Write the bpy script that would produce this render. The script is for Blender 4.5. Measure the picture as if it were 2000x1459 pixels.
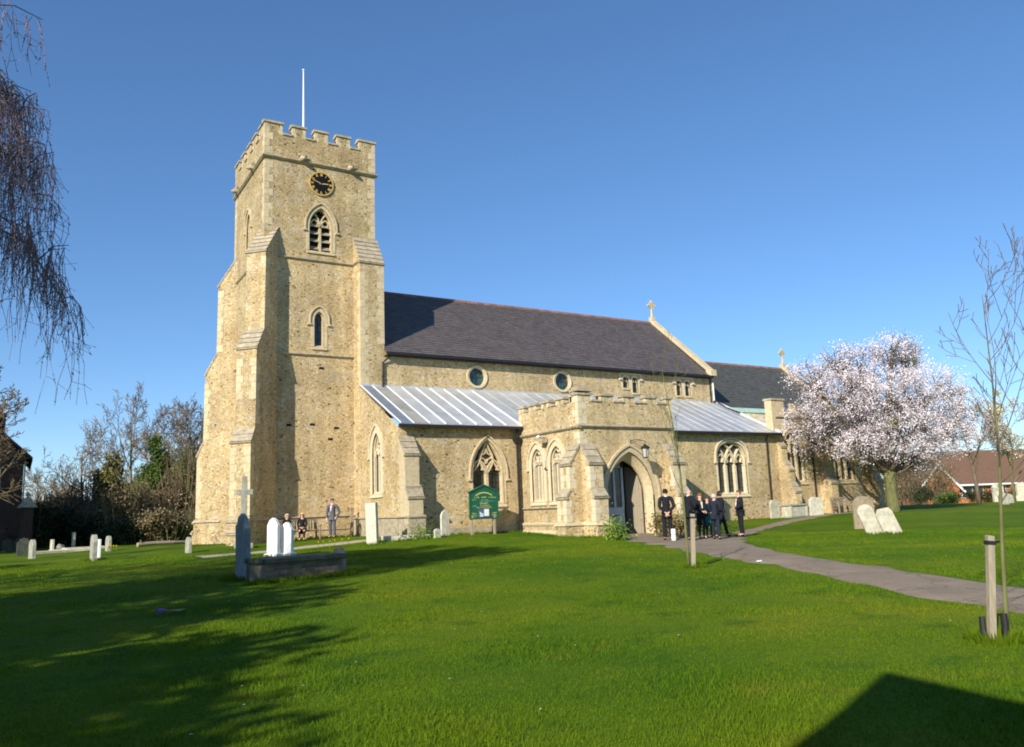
import bpy, bmesh, math, random
import numpy as np
from mathutils import Vector, Matrix, Euler
from mathutils.geometry import tessellate_polygon
random.seed(7); RNG = np.random.default_rng(7)
for _o in list(bpy.data.objects): bpy.data.objects.remove(_o)
S = bpy.context.scene
COL = S.collection
R = math.radians
PI = math.pi
# ------------------------------------------------------------------ camera
EYE = 1.3                      # world z of the lens; church ground is about z = 0
YAW, PITCH, ROLL = R(31.493), R(9.585), R(-2.163)
cam = bpy.data.objects.new('camera', bpy.data.cameras.new('camera')); COL.objects.link(cam)
_f = Vector((math.sin(YAW)*math.cos(PITCH), math.cos(YAW)*math.cos(PITCH), math.sin(PITCH)))
_r = Vector((math.cos(YAW), -math.sin(YAW), 0)); _u = _r.cross(_f)
_r2 = _r*math.cos(ROLL) + _u*math.sin(ROLL); _u2 = -_r*math.sin(ROLL) + _u*math.cos(ROLL)
cam.matrix_world = Matrix(((_r2.x, _u2.x, -_f.x, 0), (_r2.y, _u2.y, -_f.y, 0), (_r2.z, _u2.z, -_f.z, EYE), (0, 0, 0, 1)))
cam.data.sensor_width = 36; cam.data.lens = 1579.2/2000*36
cam.data.clip_start = 0.05; cam.data.clip_end = 5000
S.camera = cam
# ------------------------------------------------------------------ light
LAZ, LEL = R(30.5), R(28.0)    # light travels towards +x, a little +y, and down
ldir = Vector((math.cos(LAZ)*math.cos(LEL), math.sin(LAZ)*math.cos(LEL), -math.sin(LEL)))
sd = bpy.data.lights.new('sun', 'SUN'); sd.energy = 4.9; sd.angle = R(0.53); sd.color = (1.0, 0.93, 0.80)
sun = bpy.data.objects.new('sun', sd); COL.objects.link(sun)
sun.rotation_euler = ldir.to_track_quat('-Z', 'Y').to_euler(); sun.location = (-30, -20, 30)
W = bpy.data.worlds.new('World'); S.world = W; W.use_nodes = True
nt = W.node_tree; nt.nodes.clear()
sky = nt.nodes.new('ShaderNodeTexSky'); sky.sky_type = 'NISHITA'; sky.sun_disc = False
sky.sun_elevation = LEL; sky.sun_rotation = math.atan2(-ldir.x, -ldir.y)
sky.air_density = 1.5; sky.dust_density = 0.0; sky.ozone_density = 6.0; sky.altitude = 4000
bg = nt.nodes.new('ShaderNodeBackground'); bg.inputs['Strength'].default_value = 0.15
wo = nt.nodes.new('ShaderNodeOutputWorld')
hs = nt.nodes.new('ShaderNodeHueSaturation'); hs.inputs['Saturation'].default_value = 1.09; hs.inputs['Hue'].default_value = .503
gm = nt.nodes.new('ShaderNodeGamma'); gm.inputs['Gamma'].default_value = 0.86
nt.links.new(sky.outputs[0], hs.inputs['Color']); nt.links.new(hs.outputs[0], gm.inputs['Color']); nt.links.new(gm.outputs[0], bg.inputs[0]); nt.links.new(bg.outputs[0], wo.inputs[0])
S.view_settings.view_transform = 'Standard'; S.view_settings.look = 'None'
S.view_settings.exposure = 0.42
S.cycles.filter_width = 1.9; S.view_settings.gamma = 1.0; S.view_settings.use_curve_mapping = False

# ------------------------------------------------------------------ ground height
CT = np.array([(0,0,-.3,6),(4,3,-.3,6),(2,8,-.28,6),(8,6,-.25,6),(9,9,-.2,5),(6,14,-.15,5),(12,12,-.1,5),(3,20,-.05,6),(8,22,0,5),(14,17,0,5),(16,14,0,5),(19.4,21.8,.04,4),(24,22.7,.0,4),(21.5,28,.13,3),(24,28,.0,3),(26,27,0,3),(20.2,32.8,.28,3),(16.6,32.8,.34,3),(14,37,.4,3),(8.7,36.7,.27,3),(7.9,45.5,.2,4),(12,38,.38,3),(5,30,.1,5),(2,36,.05,5),(-3,45,.0,8),(36,32,.3,4),(43.4,32.8,.34,5),(46.4,32.8,.5,5),(28,26,.02,4),(35,24,.1,5),(42,28,.45,5),(45,20,.3,6),(30,14,.05,6),(20,10,-.05,6),(60,30,.65,10),(65,20,.6,10),(50,10,.3,10),(90,20,.1,20),(0,80,0,25),(40,80,.2,25)])
def G(x, y):
    x = np.asarray(x, float); y = np.asarray(y, float)
    d2 = (x[..., None]-CT[:, 0])**2 + (y[..., None]-CT[:, 1])**2
    w = np.exp(-d2/(2*(CT[:, 3]*.8)**2))+1e-9
    return (w*CT[:, 2]).sum(-1)/(w.sum(-1)+1e-6)
def g(x, y): return float(G(x, y))

# ------------------------------------------------------------------ materials
MATS = {}
class NT:
    def __init__(s, m): s.t = m.node_tree; s.n = s.t.nodes; s.l = s.t.links
    def node(s, ty, **k):
        n = s.n.new(ty)
        for a, b in k.items():
            if a.startswith('i_'):
                key = a[2:]; n.inputs[int(key) if key.isdigit() else key.replace('_', ' ')].default_value = b
            else: setattr(n, a, b)
        return n
    def link(s, a, b): s.l.new(a, b)
def newmat(name, rough=.8, spec=.3):
    m = bpy.data.materials.new(name); m.use_nodes = True
    t = NT(m); b = t.n['Principled BSDF']; b.inputs['Roughness'].default_value = rough
    b.inputs['Specular IOR Level'].default_value = spec
    MATS[name] = m; return m, t, b
def ramp(t, fac, stops, interp='LINEAR'):
    r = t.node('ShaderNodeValToRGB'); r.color_ramp.interpolation = interp
    e = r.color_ramp.elements
    while len(e) < len(stops): e.new(.5)
    for i, (p, c) in enumerate(stops): e[i].position = p; e[i].color = (*c, 1)
    t.link(fac, r.inputs[0]); return r.outputs[0]
def mix(t, fac, a, b, mode='MIX'):
    n = t.node('ShaderNodeMix', data_type='RGBA', blend_type=mode)
    for sock, v in ((n.inputs[0], fac), (n.inputs[6], a), (n.inputs[7], b)):
        if hasattr(v, 'is_linked'): t.link(v, sock)
        elif isinstance(v, (int, float)): sock.default_value = v
        else: sock.default_value = (*v, 1)
    return n.outputs[2]
def pos(t, scale=(1, 1, 1)):
    gme = t.node('ShaderNodeNewGeometry'); mp = t.node('ShaderNodeMapping'); mp.inputs['Scale'].default_value = scale
    t.link(gme.outputs['Position'], mp.inputs[0]); return mp.outputs[0]
def noise(t, vec, scale, detail=4, rough=.6, dist=0):
    n = t.node('ShaderNodeTexNoise'); n.inputs['Scale'].default_value = scale; n.inputs['Detail'].default_value = detail
    n.inputs['Roughness'].default_value = rough; n.inputs['Distortion'].default_value = dist
    t.link(vec, n.inputs['Vector']); return n
def bump(t, b, h, strength, dist=.02):
    n = t.node('ShaderNodeBump'); n.inputs['Strength'].default_value = strength; n.inputs['Distance'].default_value = dist
    t.link(h, n.inputs['Height']); t.link(n.outputs[0], b.inputs['Normal'])
def simple(name, col, rough=.8, var=.25, scale=6, bumpy=.15, spec=.3, metal=0, stretch=(1, 1, 1), objvar=0):
    m, t, b = newmat(name, rough, spec)
    p = pos(t, stretch); n = noise(t, p, scale, 5, .65)
    lo = tuple(c*(1-var) for c in col); hi = tuple(min(1, c*(1+var)) for c in col)
    c = ramp(t, n.outputs[0], [(.3, lo), (.7, hi)])
    if objvar:
        oi = t.node('ShaderNodeObjectInfo')
        v = ramp(t, oi.outputs['Random'], [(0, (1-objvar,)*3), (1, (1+objvar*.5, 1+objvar*.42, 1+objvar*.3))])
        c = mix(t, 1.0, c, v, 'MULTIPLY')
    t.link(c, b.inputs['Base Color']); b.inputs['Metallic'].default_value = metal
    if bumpy: bump(t, b, n.outputs[0], bumpy, .02)
    return m
def flint(name, pal, mortar, zs=1.5, scale=9.0, weather=(.62, .6, .55), wamt=.35, holes=.05):
    """rubble flint in mortar: one cell per stone"""
    m, t, b = newmat(name, .85, .25)
    p = pos(t, (1, 1, zs))
    dn = noise(t, p, 5, 2, .5); ds = t.node('ShaderNodeVectorMath', operation='SCALE'); ds.inputs[3].default_value = .10
    t.link(dn.outputs['Color'], ds.inputs[0]); ad = t.node('ShaderNodeVectorMath', operation='ADD')
    t.link(p, ad.inputs[0]); t.link(ds.outputs[0], ad.inputs[1])
    v = t.node('ShaderNodeTexVoronoi', feature='F1'); v.inputs['Scale'].default_value = scale; t.link(ad.outputs[0], v.inputs['Vector'])
    e = t.node('ShaderNodeTexVoronoi', feature='DISTANCE_TO_EDGE'); e.inputs['Scale'].default_value = scale; t.link(ad.outputs[0], e.inputs['Vector'])
    sep = t.node('ShaderNodeSeparateColor'); t.link(v.outputs['Color'], sep.inputs[0])
    c = ramp(t, sep.outputs[0], pal, 'CONSTANT')
    fine = noise(t, p, 30, 4, .7)
    c = mix(t, .55, c, ramp(t, fine.outputs[0], [(.3, (.76,)*3), (.7, (1.2, 1.19, 1.17))]), 'MULTIPLY')
    edge = ramp(t, e.outputs['Distance'], [(.02, (0, 0, 0)), (.12, (1, 1, 1))])
    c = mix(t, edge, mortar, c)
    big = noise(t, p, .35, 6, .65)
    c = mix(t, 1.0, c, ramp(t, big.outputs[0], [(.3, (.80, .78, .74)), (.7, (1.18, 1.15, 1.08))]), 'MULTIPLY')
    st = noise(t, pos(t, (1.6, 1.6, .22)), 1.5, 5, .65)
    c = mix(t, 1.0, c, ramp(t, st.outputs[0], [(.32, (.80, .77, .72)), (.62, (1.08, 1.07, 1.05))]), 'MULTIPLY')
    bl_ = noise(t, p, .55, 5, .75, .6)
    c = mix(t, ramp(t, bl_.outputs[0], [(.50, (0, 0, 0)), (.68, (.42,)*3)]), c, (.40, .26, .11))
    mid = noise(t, p, 1.6, 5, .7)
    f = ramp(t, mid.outputs[0], [(.52, (0, 0, 0)), (.70, (wamt,)*3)])
    c = mix(t, f, c, weather)
    hol = t.node('ShaderNodeTexVoronoi', feature='F1'); hol.inputs['Scale'].default_value = 3.1; t.link(ad.outputs[0], hol.inputs['Vector'])
    hc = t.node('ShaderNodeSeparateColor'); t.link(hol.outputs['Color'], hc.inputs[0])
    hm = ramp(t, hol.outputs['Distance'], [(.15, (1, 1, 1)), (.26, (0, 0, 0))])
    hs = ramp(t, hc.outputs[1], [(holes, (1, 1, 1)), (holes+.01, (0, 0, 0))])
    hh = mix(t, 1.0, hm, hs, 'MULTIPLY')
    c = mix(t, hh, c, (.07, .05, .03))
    t.link(c, b.inputs['Base Color'])
    add = t.node('ShaderNodeMath', operation='ADD'); t.link(edge, add.inputs[0])
    m2 = t.node('ShaderNodeMath', operation='MULTIPLY'); t.link(fine.outputs[0], m2.inputs[0]); m2.inputs[1].default_value = .9; t.link(m2.outputs[0], add.inputs[1])
    bump(t, b, add.outputs[0], .75, .03)
    return m
PAL_W = [(0, (.26, .18, .08)), (.05, (.48, .36, .18)), (.24, (.60, .475, .275)), (.52, (.66, .53, .325)), (.76, (.55, .42, .235)), (.88, (.75, .65, .47)), (.97, (.38, .28, .15))]
PAL_G = [(0, (.24, .17, .09)), (.08, (.42, .32, .175)), (.30, (.52, .41, .235)), (.56, (.58, .47, .285)), (.78, (.46, .35, .19)), (.90, (.68, .59, .42)), (.96, (.30, .22, .12))]
M_WARM = flint('flint_warm', PAL_W, (.65, .525, .32))
M_TOWER = flint('flint_tower_low', PAL_W, (.58, .47, .29), holes=.04)
M_GREY = flint('flint_tower_high', PAL_G, (.58, .465, .28), holes=.02)
M_PORCH = flint('flint_porch', PAL_W, (.66, .55, .36), scale=9, wamt=.25, holes=.03)
M_STONE = simple('limestone', (.58, .475, .30), .85, .22, 7, .25, objvar=.12)
M_STONEG = simple('weathered_stone', (.40, .34, .24), .9, .35, 5, .35, objvar=.1)
M_PALE = simple('pale_stone', (.63, .54, .375), .85, .14, 6, .15)
M_SLATE = None
def slate_mat(name, base, lich):
    m, t, b = newmat(name, .55, .45)
    p = pos(t); n = noise(t, p, 1.2, 6, .7); n2 = noise(t, p, 14, 4, .7)
    oi = t.node('ShaderNodeAttribute', attribute_name='tone')
    c = ramp(t, oi.outputs['Fac'], [(0, tuple(k*.78 for k in base)), (.5, base), (1, tuple(k*1.3 for k in base))])
    c = mix(t, ramp(t, n.outputs[0], [(.42, (0, 0, 0)), (.75, (.45,)*3)]), c, lich)
    c = mix(t, 1.0, c, ramp(t, n2.outputs[0], [(.3, (.75,)*3), (.7, (1.2,)*3)]), 'MULTIPLY')
    t.link(c, b.inputs['Base Color']); bump(t, b, n2.outputs[0], .3, .01); return m
M_SLATE = slate_mat('nave_slate', (.105, .088, .086), (.17, .15, .135))
M_SLATE2 = slate_mat('chancel_slate', (.085, .085, .075), (.12, .12, .10))
M_LEAD = simple('lead_sheet', (.56, .57, .575), .45, .16, 1.2, .08, .5, .35, objvar=.18)
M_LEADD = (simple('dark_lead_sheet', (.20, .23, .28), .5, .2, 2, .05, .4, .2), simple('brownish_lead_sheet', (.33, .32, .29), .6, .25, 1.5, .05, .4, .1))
M_LEADW = simple('lead_roll', (.74, .75, .76), .5, .12, 5, .05, .5, .1)
M_FLASH = simple('white_flashing', (.72, .75, .74), .5, .1, 5, .05)
M_COPPER = simple('green_copper', (.42, .62, .52), .6, .15, 4, .05)
M_RIDGE = simple('terracotta_ridge', (.24, .13, .10), .8, .3, 5, .2, objvar=.25)
M_BLACK = simple('black_iron', (.018, .017, .018), .5, .3, 8, .05, .4)
M_DARK = simple('dark_void', (.012, .012, .013), .9, .2, 3, 0)
M_WHITE = simple('white_paint', (.80, .80, .78), .45, .05, 5, 0)
M_GOLD = simple('gilt', (.72, .48, .14), .45, .15, 10, .05, .5, .3)
M_GLASS = None
def glass_mat(name, col, rough=.12, sp=.6):
    m, t, b = newmat(name, rough, sp)
    p = pos(t); n = noise(t, p, 3.5, 2, .5)
    t.link(ramp(t, n.outputs[0], [(.35, tuple(c*.6 for c in col)), (.65, tuple(c*1.5 for c in col))]), b.inputs['Base Color'])
    n2 = noise(t, p, 6, 2, .5); bump(t, b, n2.outputs[0], .12, .05); return m
M_GLASS = glass_mat('leaded_glass', (.030, .034, .032))
M_GLASSG = glass_mat('green_glass', (.035, .065, .055))
M_WOOD = simple('weathered_oak', (.30, .24, .17), .8, .3, 9, .3, stretch=(6, 6, .6), objvar=.2)
M_DOORP = simple('grey_door_paint', (.36, .41, .43), .6, .12, 4, .05)
M_BARKG = simple('green_bark', (.14, .14, .055), .9, .35, 9, .4, stretch=(1, 1, .3))
M_BARK = simple('grey_brown_bark', (.155, .12, .085), .9, .3, 9, .4, stretch=(1, 1, .3))
M_TWIG = simple('twig_brown', (.19, .135, .080), .9, .25, 4, 0)
M_BIRCHT = simple('birch_twig', (.24, .18, .205), .9, .25, 4, 0)
M_STAKE = simple('grey_stake_wood', (.33, .28, .20), .85, .25, 9, .3, stretch=(5, 5, .5))

# ------------------------------------------------------------------ object helpers
def add_obj(name, me, parent=None, mat=None):
    o = bpy.data.objects.new(name, me); COL.objects.link(o)
    if mat is not None and me is not None and len(me.materials) == 0: me.materials.append(mat)
    if parent is not None:
        o.parent = parent
        if 'wo' in parent.keys(): o.location = -Vector(parent['wo'])
    return o
def thing(name, label, cat, loc=(0, 0, 0), rotz=0, group=None, world=False):
    """an Empty at the thing's base; world=True: its parts are given in world coordinates"""
    o = bpy.data.objects.new(name, None); COL.objects.link(o); o.empty_display_size = .3
    o.location = loc; o.rotation_euler = (0, 0, rotz); o['label'] = label; o['category'] = cat
    if group: o['group'] = group
    if world: o['wo'] = list(loc)
    return o
def tag(o, label, cat, group=None):
    o['label'] = label; o['category'] = cat
    if group: o['group'] = group
    return o
def struct(o): o['kind'] = 'structure'; return o
def stuff(o): o['kind'] = 'stuff'; return o
def copy_tree(o, parent=None):
    c = o.copy(); COL.objects.link(c); c.parent = parent
    for ch in list(o.children): copy_tree(ch, c)
    return c
class MB:
    """collects faces, then becomes ONE mesh object"""
    def __init__(s): s.v = []; s.f = []
    def quad(s, *p):
        i = len(s.v); s.v += [tuple(q) for q in p]; s.f.append(tuple(range(i, i+len(p))))
    def hexa(s, b, t):
        """two rings of equal length, closed"""
        n = len(b); i = len(s.v); s.v += [tuple(q) for q in b]+[tuple(q) for q in t]
        s.f.append(tuple(i+k for k in reversed(range(n)))); s.f.append(tuple(i+n+k for k in range(n)))
        for k in range(n):
            j = (k+1) % n; s.f.append((i+k, i+j, i+n+j, i+n+k))
    def box(s, a, b):
        x0, y0, z0 = a; x1, y1, z1 = b
        s.hexa([(x0, y0, z0), (x1, y0, z0), (x1, y1, z0), (x0, y1, z0)], [(x0, y0, z1), (x1, y0, z1), (x1, y1, z1), (x0, y1, z1)])
    def tube(s, pts, rad, n=6, cap=True):
        pts = [Vector(p) for p in pts]; m = len(pts)
        if not hasattr(rad, '__len__'): rad = [rad]*m
        d0 = (pts[1]-pts[0]).normalized(); up = Vector((0, 0, 1)) if abs(d0.z) < .9 else Vector((1, 0, 0))
        u = d0.cross(up).normalized(); base = len(s.v)
        for i, p in enumerate(pts):
            d = (pts[min(i+1, m-1)]-pts[max(i-1, 0)]).normalized()
            u = (u-d*u.dot(d)).normalized(); w = d.cross(u)
            for k in range(n):
                a = 2*PI*k/n; q = p+(u*math.cos(a)+w*math.sin(a))*rad[i]; s.v.append((q.x, q.y, q.z))
        for i in range(m-1):
            for k in range(n):
                j = (k+1) % n; a = base+i*n
                s.f.append((a+k, a+j, a+n+j, a+n+k))
        if cap and n > 2:
            s.f.append(tuple(base+k for k in reversed(range(n)))); s.f.append(tuple(base+(m-1)*n+k for k in range(n)))
    def lathe(s, c, prof, n=12, sx=1, sy=1):
        """prof: (radius, z) from bottom to top"""
        base = len(s.v)
        for r, z in prof:
            for k in range(n):
                a = 2*PI*k/n; s.v.append((c[0]+r*sx*math.cos(a), c[1]+r*sy*math.sin(a), c[2]+z))
        for i in range(len(prof)-1):
            for k in range(n):
                j = (k+1) % n; a = base+i*n; s.f.append((a+k, a+j, a+n+j, a+n+k))
        s.f.append(tuple(base+k for k in reversed(range(n)))); s.f.append(tuple(base+(len(prof)-1)*n+k for k in range(n)))
    def mesh(s, name):
        me = bpy.data.meshes.new(name); me.from_pydata(s.v, [], s.f); me.update(); return me
    def build(s, name, mat, parent=None, smooth=False, bevel=0):
        me = s.mesh(name)
        if bevel:
            bm = bmesh.new(); bm.from_mesh(me)
            bmesh.ops.recalc_face_normals(bm, faces=bm.faces)
            bmesh.ops.bevel(bm, geom=list(bm.edges), offset=bevel, segments=1, affect='EDGES'); bm.to_mesh(me); bm.free()
        if smooth: me.polygons.foreach_set('use_smooth', [True]*len(me.polygons))
        return add_obj(name, me, parent, mat)
def quads_mesh(name, P, mat, parent=None, tri=False):
    """P: (n, 4 or 3, 3) numpy array of loose faces"""
    n, k, _ = P.shape; me = bpy.data.meshes.new(name)
    me.vertices.add(n*k); me.vertices.foreach_set('co', P.reshape(-1).astype(np.float32))
    me.loops.add(n*k); me.loops.foreach_set('vertex_index', np.arange(n*k, dtype=np.int32))
    me.polygons.add(n); me.polygons.foreach_set('loop_start', np.arange(0, n*k, k, dtype=np.int32))
    me.polygons.foreach_set('loop_total', np.full(n, k, dtype=np.int32)); me.update(); me.validate()
    return add_obj(name, me, parent, mat)
# wall frames: a runs along the wall, z is height, d is outwards
class Fr:
    def __init__(s, o, u, n): s.o = Vector(o); s.u = Vector(u); s.n = Vector(n)
    def __call__(s, a, z, d=0): return s.o+s.u*a+Vector((0, 0, z))+s.n*d
def FS(y): return Fr((0, y, 0), (1, 0, 0), (0, -1, 0))      # south facing wall: a = world x
def FW(x): return Fr((x, 0, 0), (0, 1, 0), (-1, 0, 0))      # west facing wall: a = world y
def arch(cx, hw, z0, zs, za, n=8):
    """outline from bottom left, over the arch, to bottom right"""
    h = za-zs; L = []
    if h >= hw*1.0:
        r = (hw*hw+h*h)/(2*hw); th = math.asin(min(1, h/r))
        for i in range(n+1):
            t = th*i/n; L.append((cx-hw+r-r*math.cos(t), zs+r*math.sin(t)))
    else:
        for i in range(n+1):
            t = PI/2*i/n; L.append((cx-hw*math.cos(t)**.9, zs+h*math.sin(t)**.85 if i else zs))
    Rr = [(2*cx-a, z) for a, z in reversed(L[:-1])]
    return [(cx-hw, z0)]+L+Rr+[(cx+hw, z0)]
def wall(name, F, outline, holes, mat, parent, depth=.35):
    m = MB(); polys = [outline]+holes
    tris = tessellate_polygon([[Vector((a, z, 0)) for a, z in p] for p in polys])
    flat = [q for p in polys for q in p]; m.v = [tuple(F(a, z)) for a, z in flat]; m.f = [tuple(t) for t in tris]
    for h in holes:
        for i in range(len(h)):
            a, b = h[i], h[(i+1) % len(h)]; m.quad(F(*a), F(*b), F(*b, -depth), F(*a, -depth))
    return m.build(name, mat, parent)
def ribbon(m, F, pts, w, d0, d1, closed=False):
    """a flat bar of width w that follows pts in the wall plane"""
    n = len(pts); Lp = []; Rp = []
    for i in range(n):
        if closed: p0, p1 = pts[i-1], pts[(i+1) % n]
        else: p0, p1 = pts[max(i-1, 0)], pts[min(i+1, n-1)]
        dx, dz = p1[0]-p0[0], p1[1]-p0[1]; l = math.hypot(dx, dz) or 1; nx, nz = -dz/l*w/2, dx/l*w/2
        Lp.append((pts[i][0]+nx, pts[i][1]+nz)); Rp.append((pts[i][0]-nx, pts[i][1]-nz))
    for i in range(n if closed else n-1):
        j = (i+1) % n
        m.hexa([F(*Lp[i], d0), F(*Lp[j], d0), F(*Rp[j], d0), F(*Rp[i], d0)], [F(*Lp[i], d1), F(*Lp[j], d1), F(*Rp[j], d1), F(*Rp[i], d1)])
def ring(m, F, inner, outer, d0, d1):
    """solid between two outlines with the same number of points (open at the foot)"""
    n = len(inner)
    for i in range(n-1):
        j = i+1
        m.hexa([F(*inner[i], d0), F(*inner[j], d0), F(*outer[j], d0), F(*outer[i], d0)], [F(*inner[i], d1), F(*inner[j], d1), F(*outer[j], d1), F(*outer[i], d1)])
def inside_arch(a, z, cx, hw, zs, za):
    if abs(a-cx) > hw: return False
    if z <= zs: return True
    h = za-zs
    if h >= hw:
        r = (hw*hw+h*h)/(2*hw); x = abs(a-cx); return (x+r-hw)**2+(z-zs)**2 < r*r
    return (abs(a-cx)/hw)**2+((z-zs)/h)**2 < 1
def window(parent, F, cx, hw, z0, zs, za, lights, label=None, sur=.16, gd=.24, glass=None, hood=True, tracery='cross', zl=None, mw=.09, sill=True, stone=None, bars=.42):
    """pointed window: stone surround with mullions, tracery, panes, hood mould, sill as sub-parts"""
    glass = glass or M_GLASS; stone = stone or M_STONE
    m = MB(); inn = arch(cx, hw, z0, zs, za); out = arch(cx, hw+sur, z0, zs, za+sur*1.15)
    ring(m, F, inn, out, -.05, .022)
    ring(m, F, arch(cx, hw-.055, z0, zs, za-.06), arch(cx, hw+.004, z0, zs, za+.005), -gd, -.09)
    w = m.build('window', stone, parent)
    if label: w['label'] = label
    zl = zl or zs
    xs = [cx-hw+.05+(2*hw-.1)*i/lights for i in range(lights+1)]
    for x in xs[1:-1]:
        m = MB(); ribbon(m, F, [(x, z0), (x, zl)], mw, -gd, -.12); m.build('mullion', stone, w)
    if tracery:
        m = MB(); lw = (2*hw-.1)/lights
        for i in range(lights):
            c = (xs[i]+xs[i+1])/2; hh = lw*.85
            a = arch(c, lw/2, zl, zl, zl+hh, 5)[1:-1]; ribbon(m, F, a, .065, -gd+.01, -.13)
            for sgn in (-1, 1):     # cusps
                ribbon(m, F, [(c+sgn*lw*.44, zl+hh*.22), (c+sgn*lw*.20, zl+hh*.30), (c+sgn*lw*.30, zl+hh*.62)], .045, -gd+.01, -.15)
        h = za-zl
        if tracery == 'cross':
            for x in xs[1:-1]:
                for sgn in (-1, 1):
                    pts = []; r = (hw*hw+h*h)/(2*hw)
                    for k in range(0, 12):
                        t = k/11*1.2; a = x+sgn*(r-r*math.cos(t)); z = zl+r*math.sin(t)
                        if not inside_arch(a, z, cx, hw-.03, zs, za-.03): break
                        pts.append((a, z))
                    if len(pts) > 1: ribbon(m, F, pts, .065, -gd+.012, -.128)
        if tracery == 'flow':
            for sgn in (-1, 1):
                ribbon(m, F, [(cx, zl+h*.02), (cx+sgn*hw*.22, zl+h*.16), (cx+sgn*hw*.42, zl+h*.36), (cx+sgn*hw*.36, zl+h*.56), (cx+sgn*hw*.16, zl+h*.74), (cx, zl+h*.93)], .07, -gd+.01, -.11)
                ribbon(m, F, [(cx+sgn*hw*.8, zl+h*.10), (cx+sgn*hw*.5, zl+h*.30), (cx+sgn*hw*.42, zl+h*.44)], .055, -gd+.01, -.12)
                ribbon(m, F, [(cx+sgn*hw*.38, zl+h*.48), (cx+sgn*hw*.10, zl+h*.42), (cx, zl+h*.30)], .05, -gd+.01, -.13)
                ribbon(m, F, [(cx+sgn*hw*.30, zl+h*.55), (cx+sgn*hw*.08, zl+h*.60), (cx, zl+h*.76)], .05, -gd+.01, -.13)
        m.build('tracery', stone, w)
    for i in range(lights):
        m = MB(); a0, a1 = xs[i]+.001, xs[i+1]-.001; top = []
        K = 6
        for k in range(K+1):
            a = a0+(a1-a0)*k/K; z = zs
            while z < za and inside_arch(a, z+.03, cx, hw, zs, za): z += .03
            top.append((a, z))
        pts = [(a0, z0), (a1, z0)]+top[::-1]
        m.quad(*[F(a, z, -gd-.012-(.003*i)) for a, z in pts]); m.build('pane', glass, w)
    if bars:
        m = MB(); z = z0+bars
        while z < zl+.1:
            ribbon(m, F, [(cx-hw+.04, z), (cx+hw-.04, z)], .022, -gd-.008, -gd+.012); z += bars
        for i in range(lights):
            ribbon(m, F, [((xs[i]+xs[i+1])/2, z0), ((xs[i]+xs[i+1])/2, zl+.1)], .016, -gd-.008, -gd+.008)
        m.build('glazing_bar', M_BLACK, w)
    if hood:
        m = MB(); zt = max(zs-.22, z0)
        A = arch(cx, hw+sur+.03, zt, zs, za+sur*1.15+.035); B = arch(cx, hw+sur+.10, zt, zs, za+sur*1.15+.12)
        ring(m, F, A, B, -.02, .085)
        for sgn in (-1, 1): a = cx+sgn*(hw+sur+.09); ribbon(m, F, [(a-.09, zt-.04), (a+.09, zt-.04)], .08, -.02, .10)
        m.build('hood_mould', stone, w)
    if sill:
        m = MB(); e = hw+sur*.8
        m.hexa([F(cx-e, z0-.16, -.05), F(cx+e, z0-.16, -.05), F(cx+e, z0-.16, .07), F(cx-e, z0-.16, .07)], [F(cx-e, z0, -.05), F(cx+e, z0, -.05), F(cx+e, z0-.09, .07), F(cx-e, z0-.09, .07)])
        m.build('sill', stone, w)
        m = MB(); m.quad(F(cx-hw, z0-.001, .0), F(cx+hw, z0-.001, .0), F(cx+hw, z0+.12, -gd), F(cx-hw, z0+.12, -gd)); m.build('sloped_sill', stone, w)
    return w
def buttress(parent, o, out_dir, side_dir, hw, prof, mat, name='buttress', cop=None, side_off=(0, 0)):
    """prof: (out, z) outline from the foot outwards and up; o: point on the wall line; hw: half width"""
    o = Vector(o); od = Vector(out_dir).normalized(); sdv = Vector(side_dir).normalized()
    m = MB(); P = lambda s, q: o+sdv*s+od*q[0]+Vector((0, 0, q[1]))
    m.hexa([P(-hw, q) for q in prof], [P(hw, q) for q in prof])
    b = m.build(name, mat, parent)
    # weathered offset slabs on every slope and a drip under each
    for (o0, z0), (o1, z1) in zip(prof[:-1], prof[1:]):
        if o0-o1 > .3*(z1-z0) and z1 > z0+.02 and o0 > 0:
            n = max(1, int(math.hypot(o1-o0, z1-z0)/.28)); dv = Vector((o1-o0, z1-z0)); nn = Vector((dv.y, -dv.x)).normalized()
            for k in range(n):
                a = Vector((o0, z0))+dv*(k/n); c = Vector((o0, z0))+dv*((k+1)/n-.01)
                q = [a-nn*.04, a+nn*.055, c+nn*.025, c-nn*.04]
                m = MB(); e = hw+.035; m.hexa([P(-e, t) for t in q], [P(e, t) for t in q]); m.build('coping_slab', cop or M_STONEG, b)
            q = [(o0-.05, z0-.10), (o0+.06, z0-.07), (o0+.075, z0-.005), (o0-.05, z0-.005)]
            m = MB(); e = hw+.06; m.hexa([P(-e, t) for t in q], [P(e, t) for t in q]); m.build('drip_course', cop or M_STONEG, b)
    return b
_qm = {}
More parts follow.
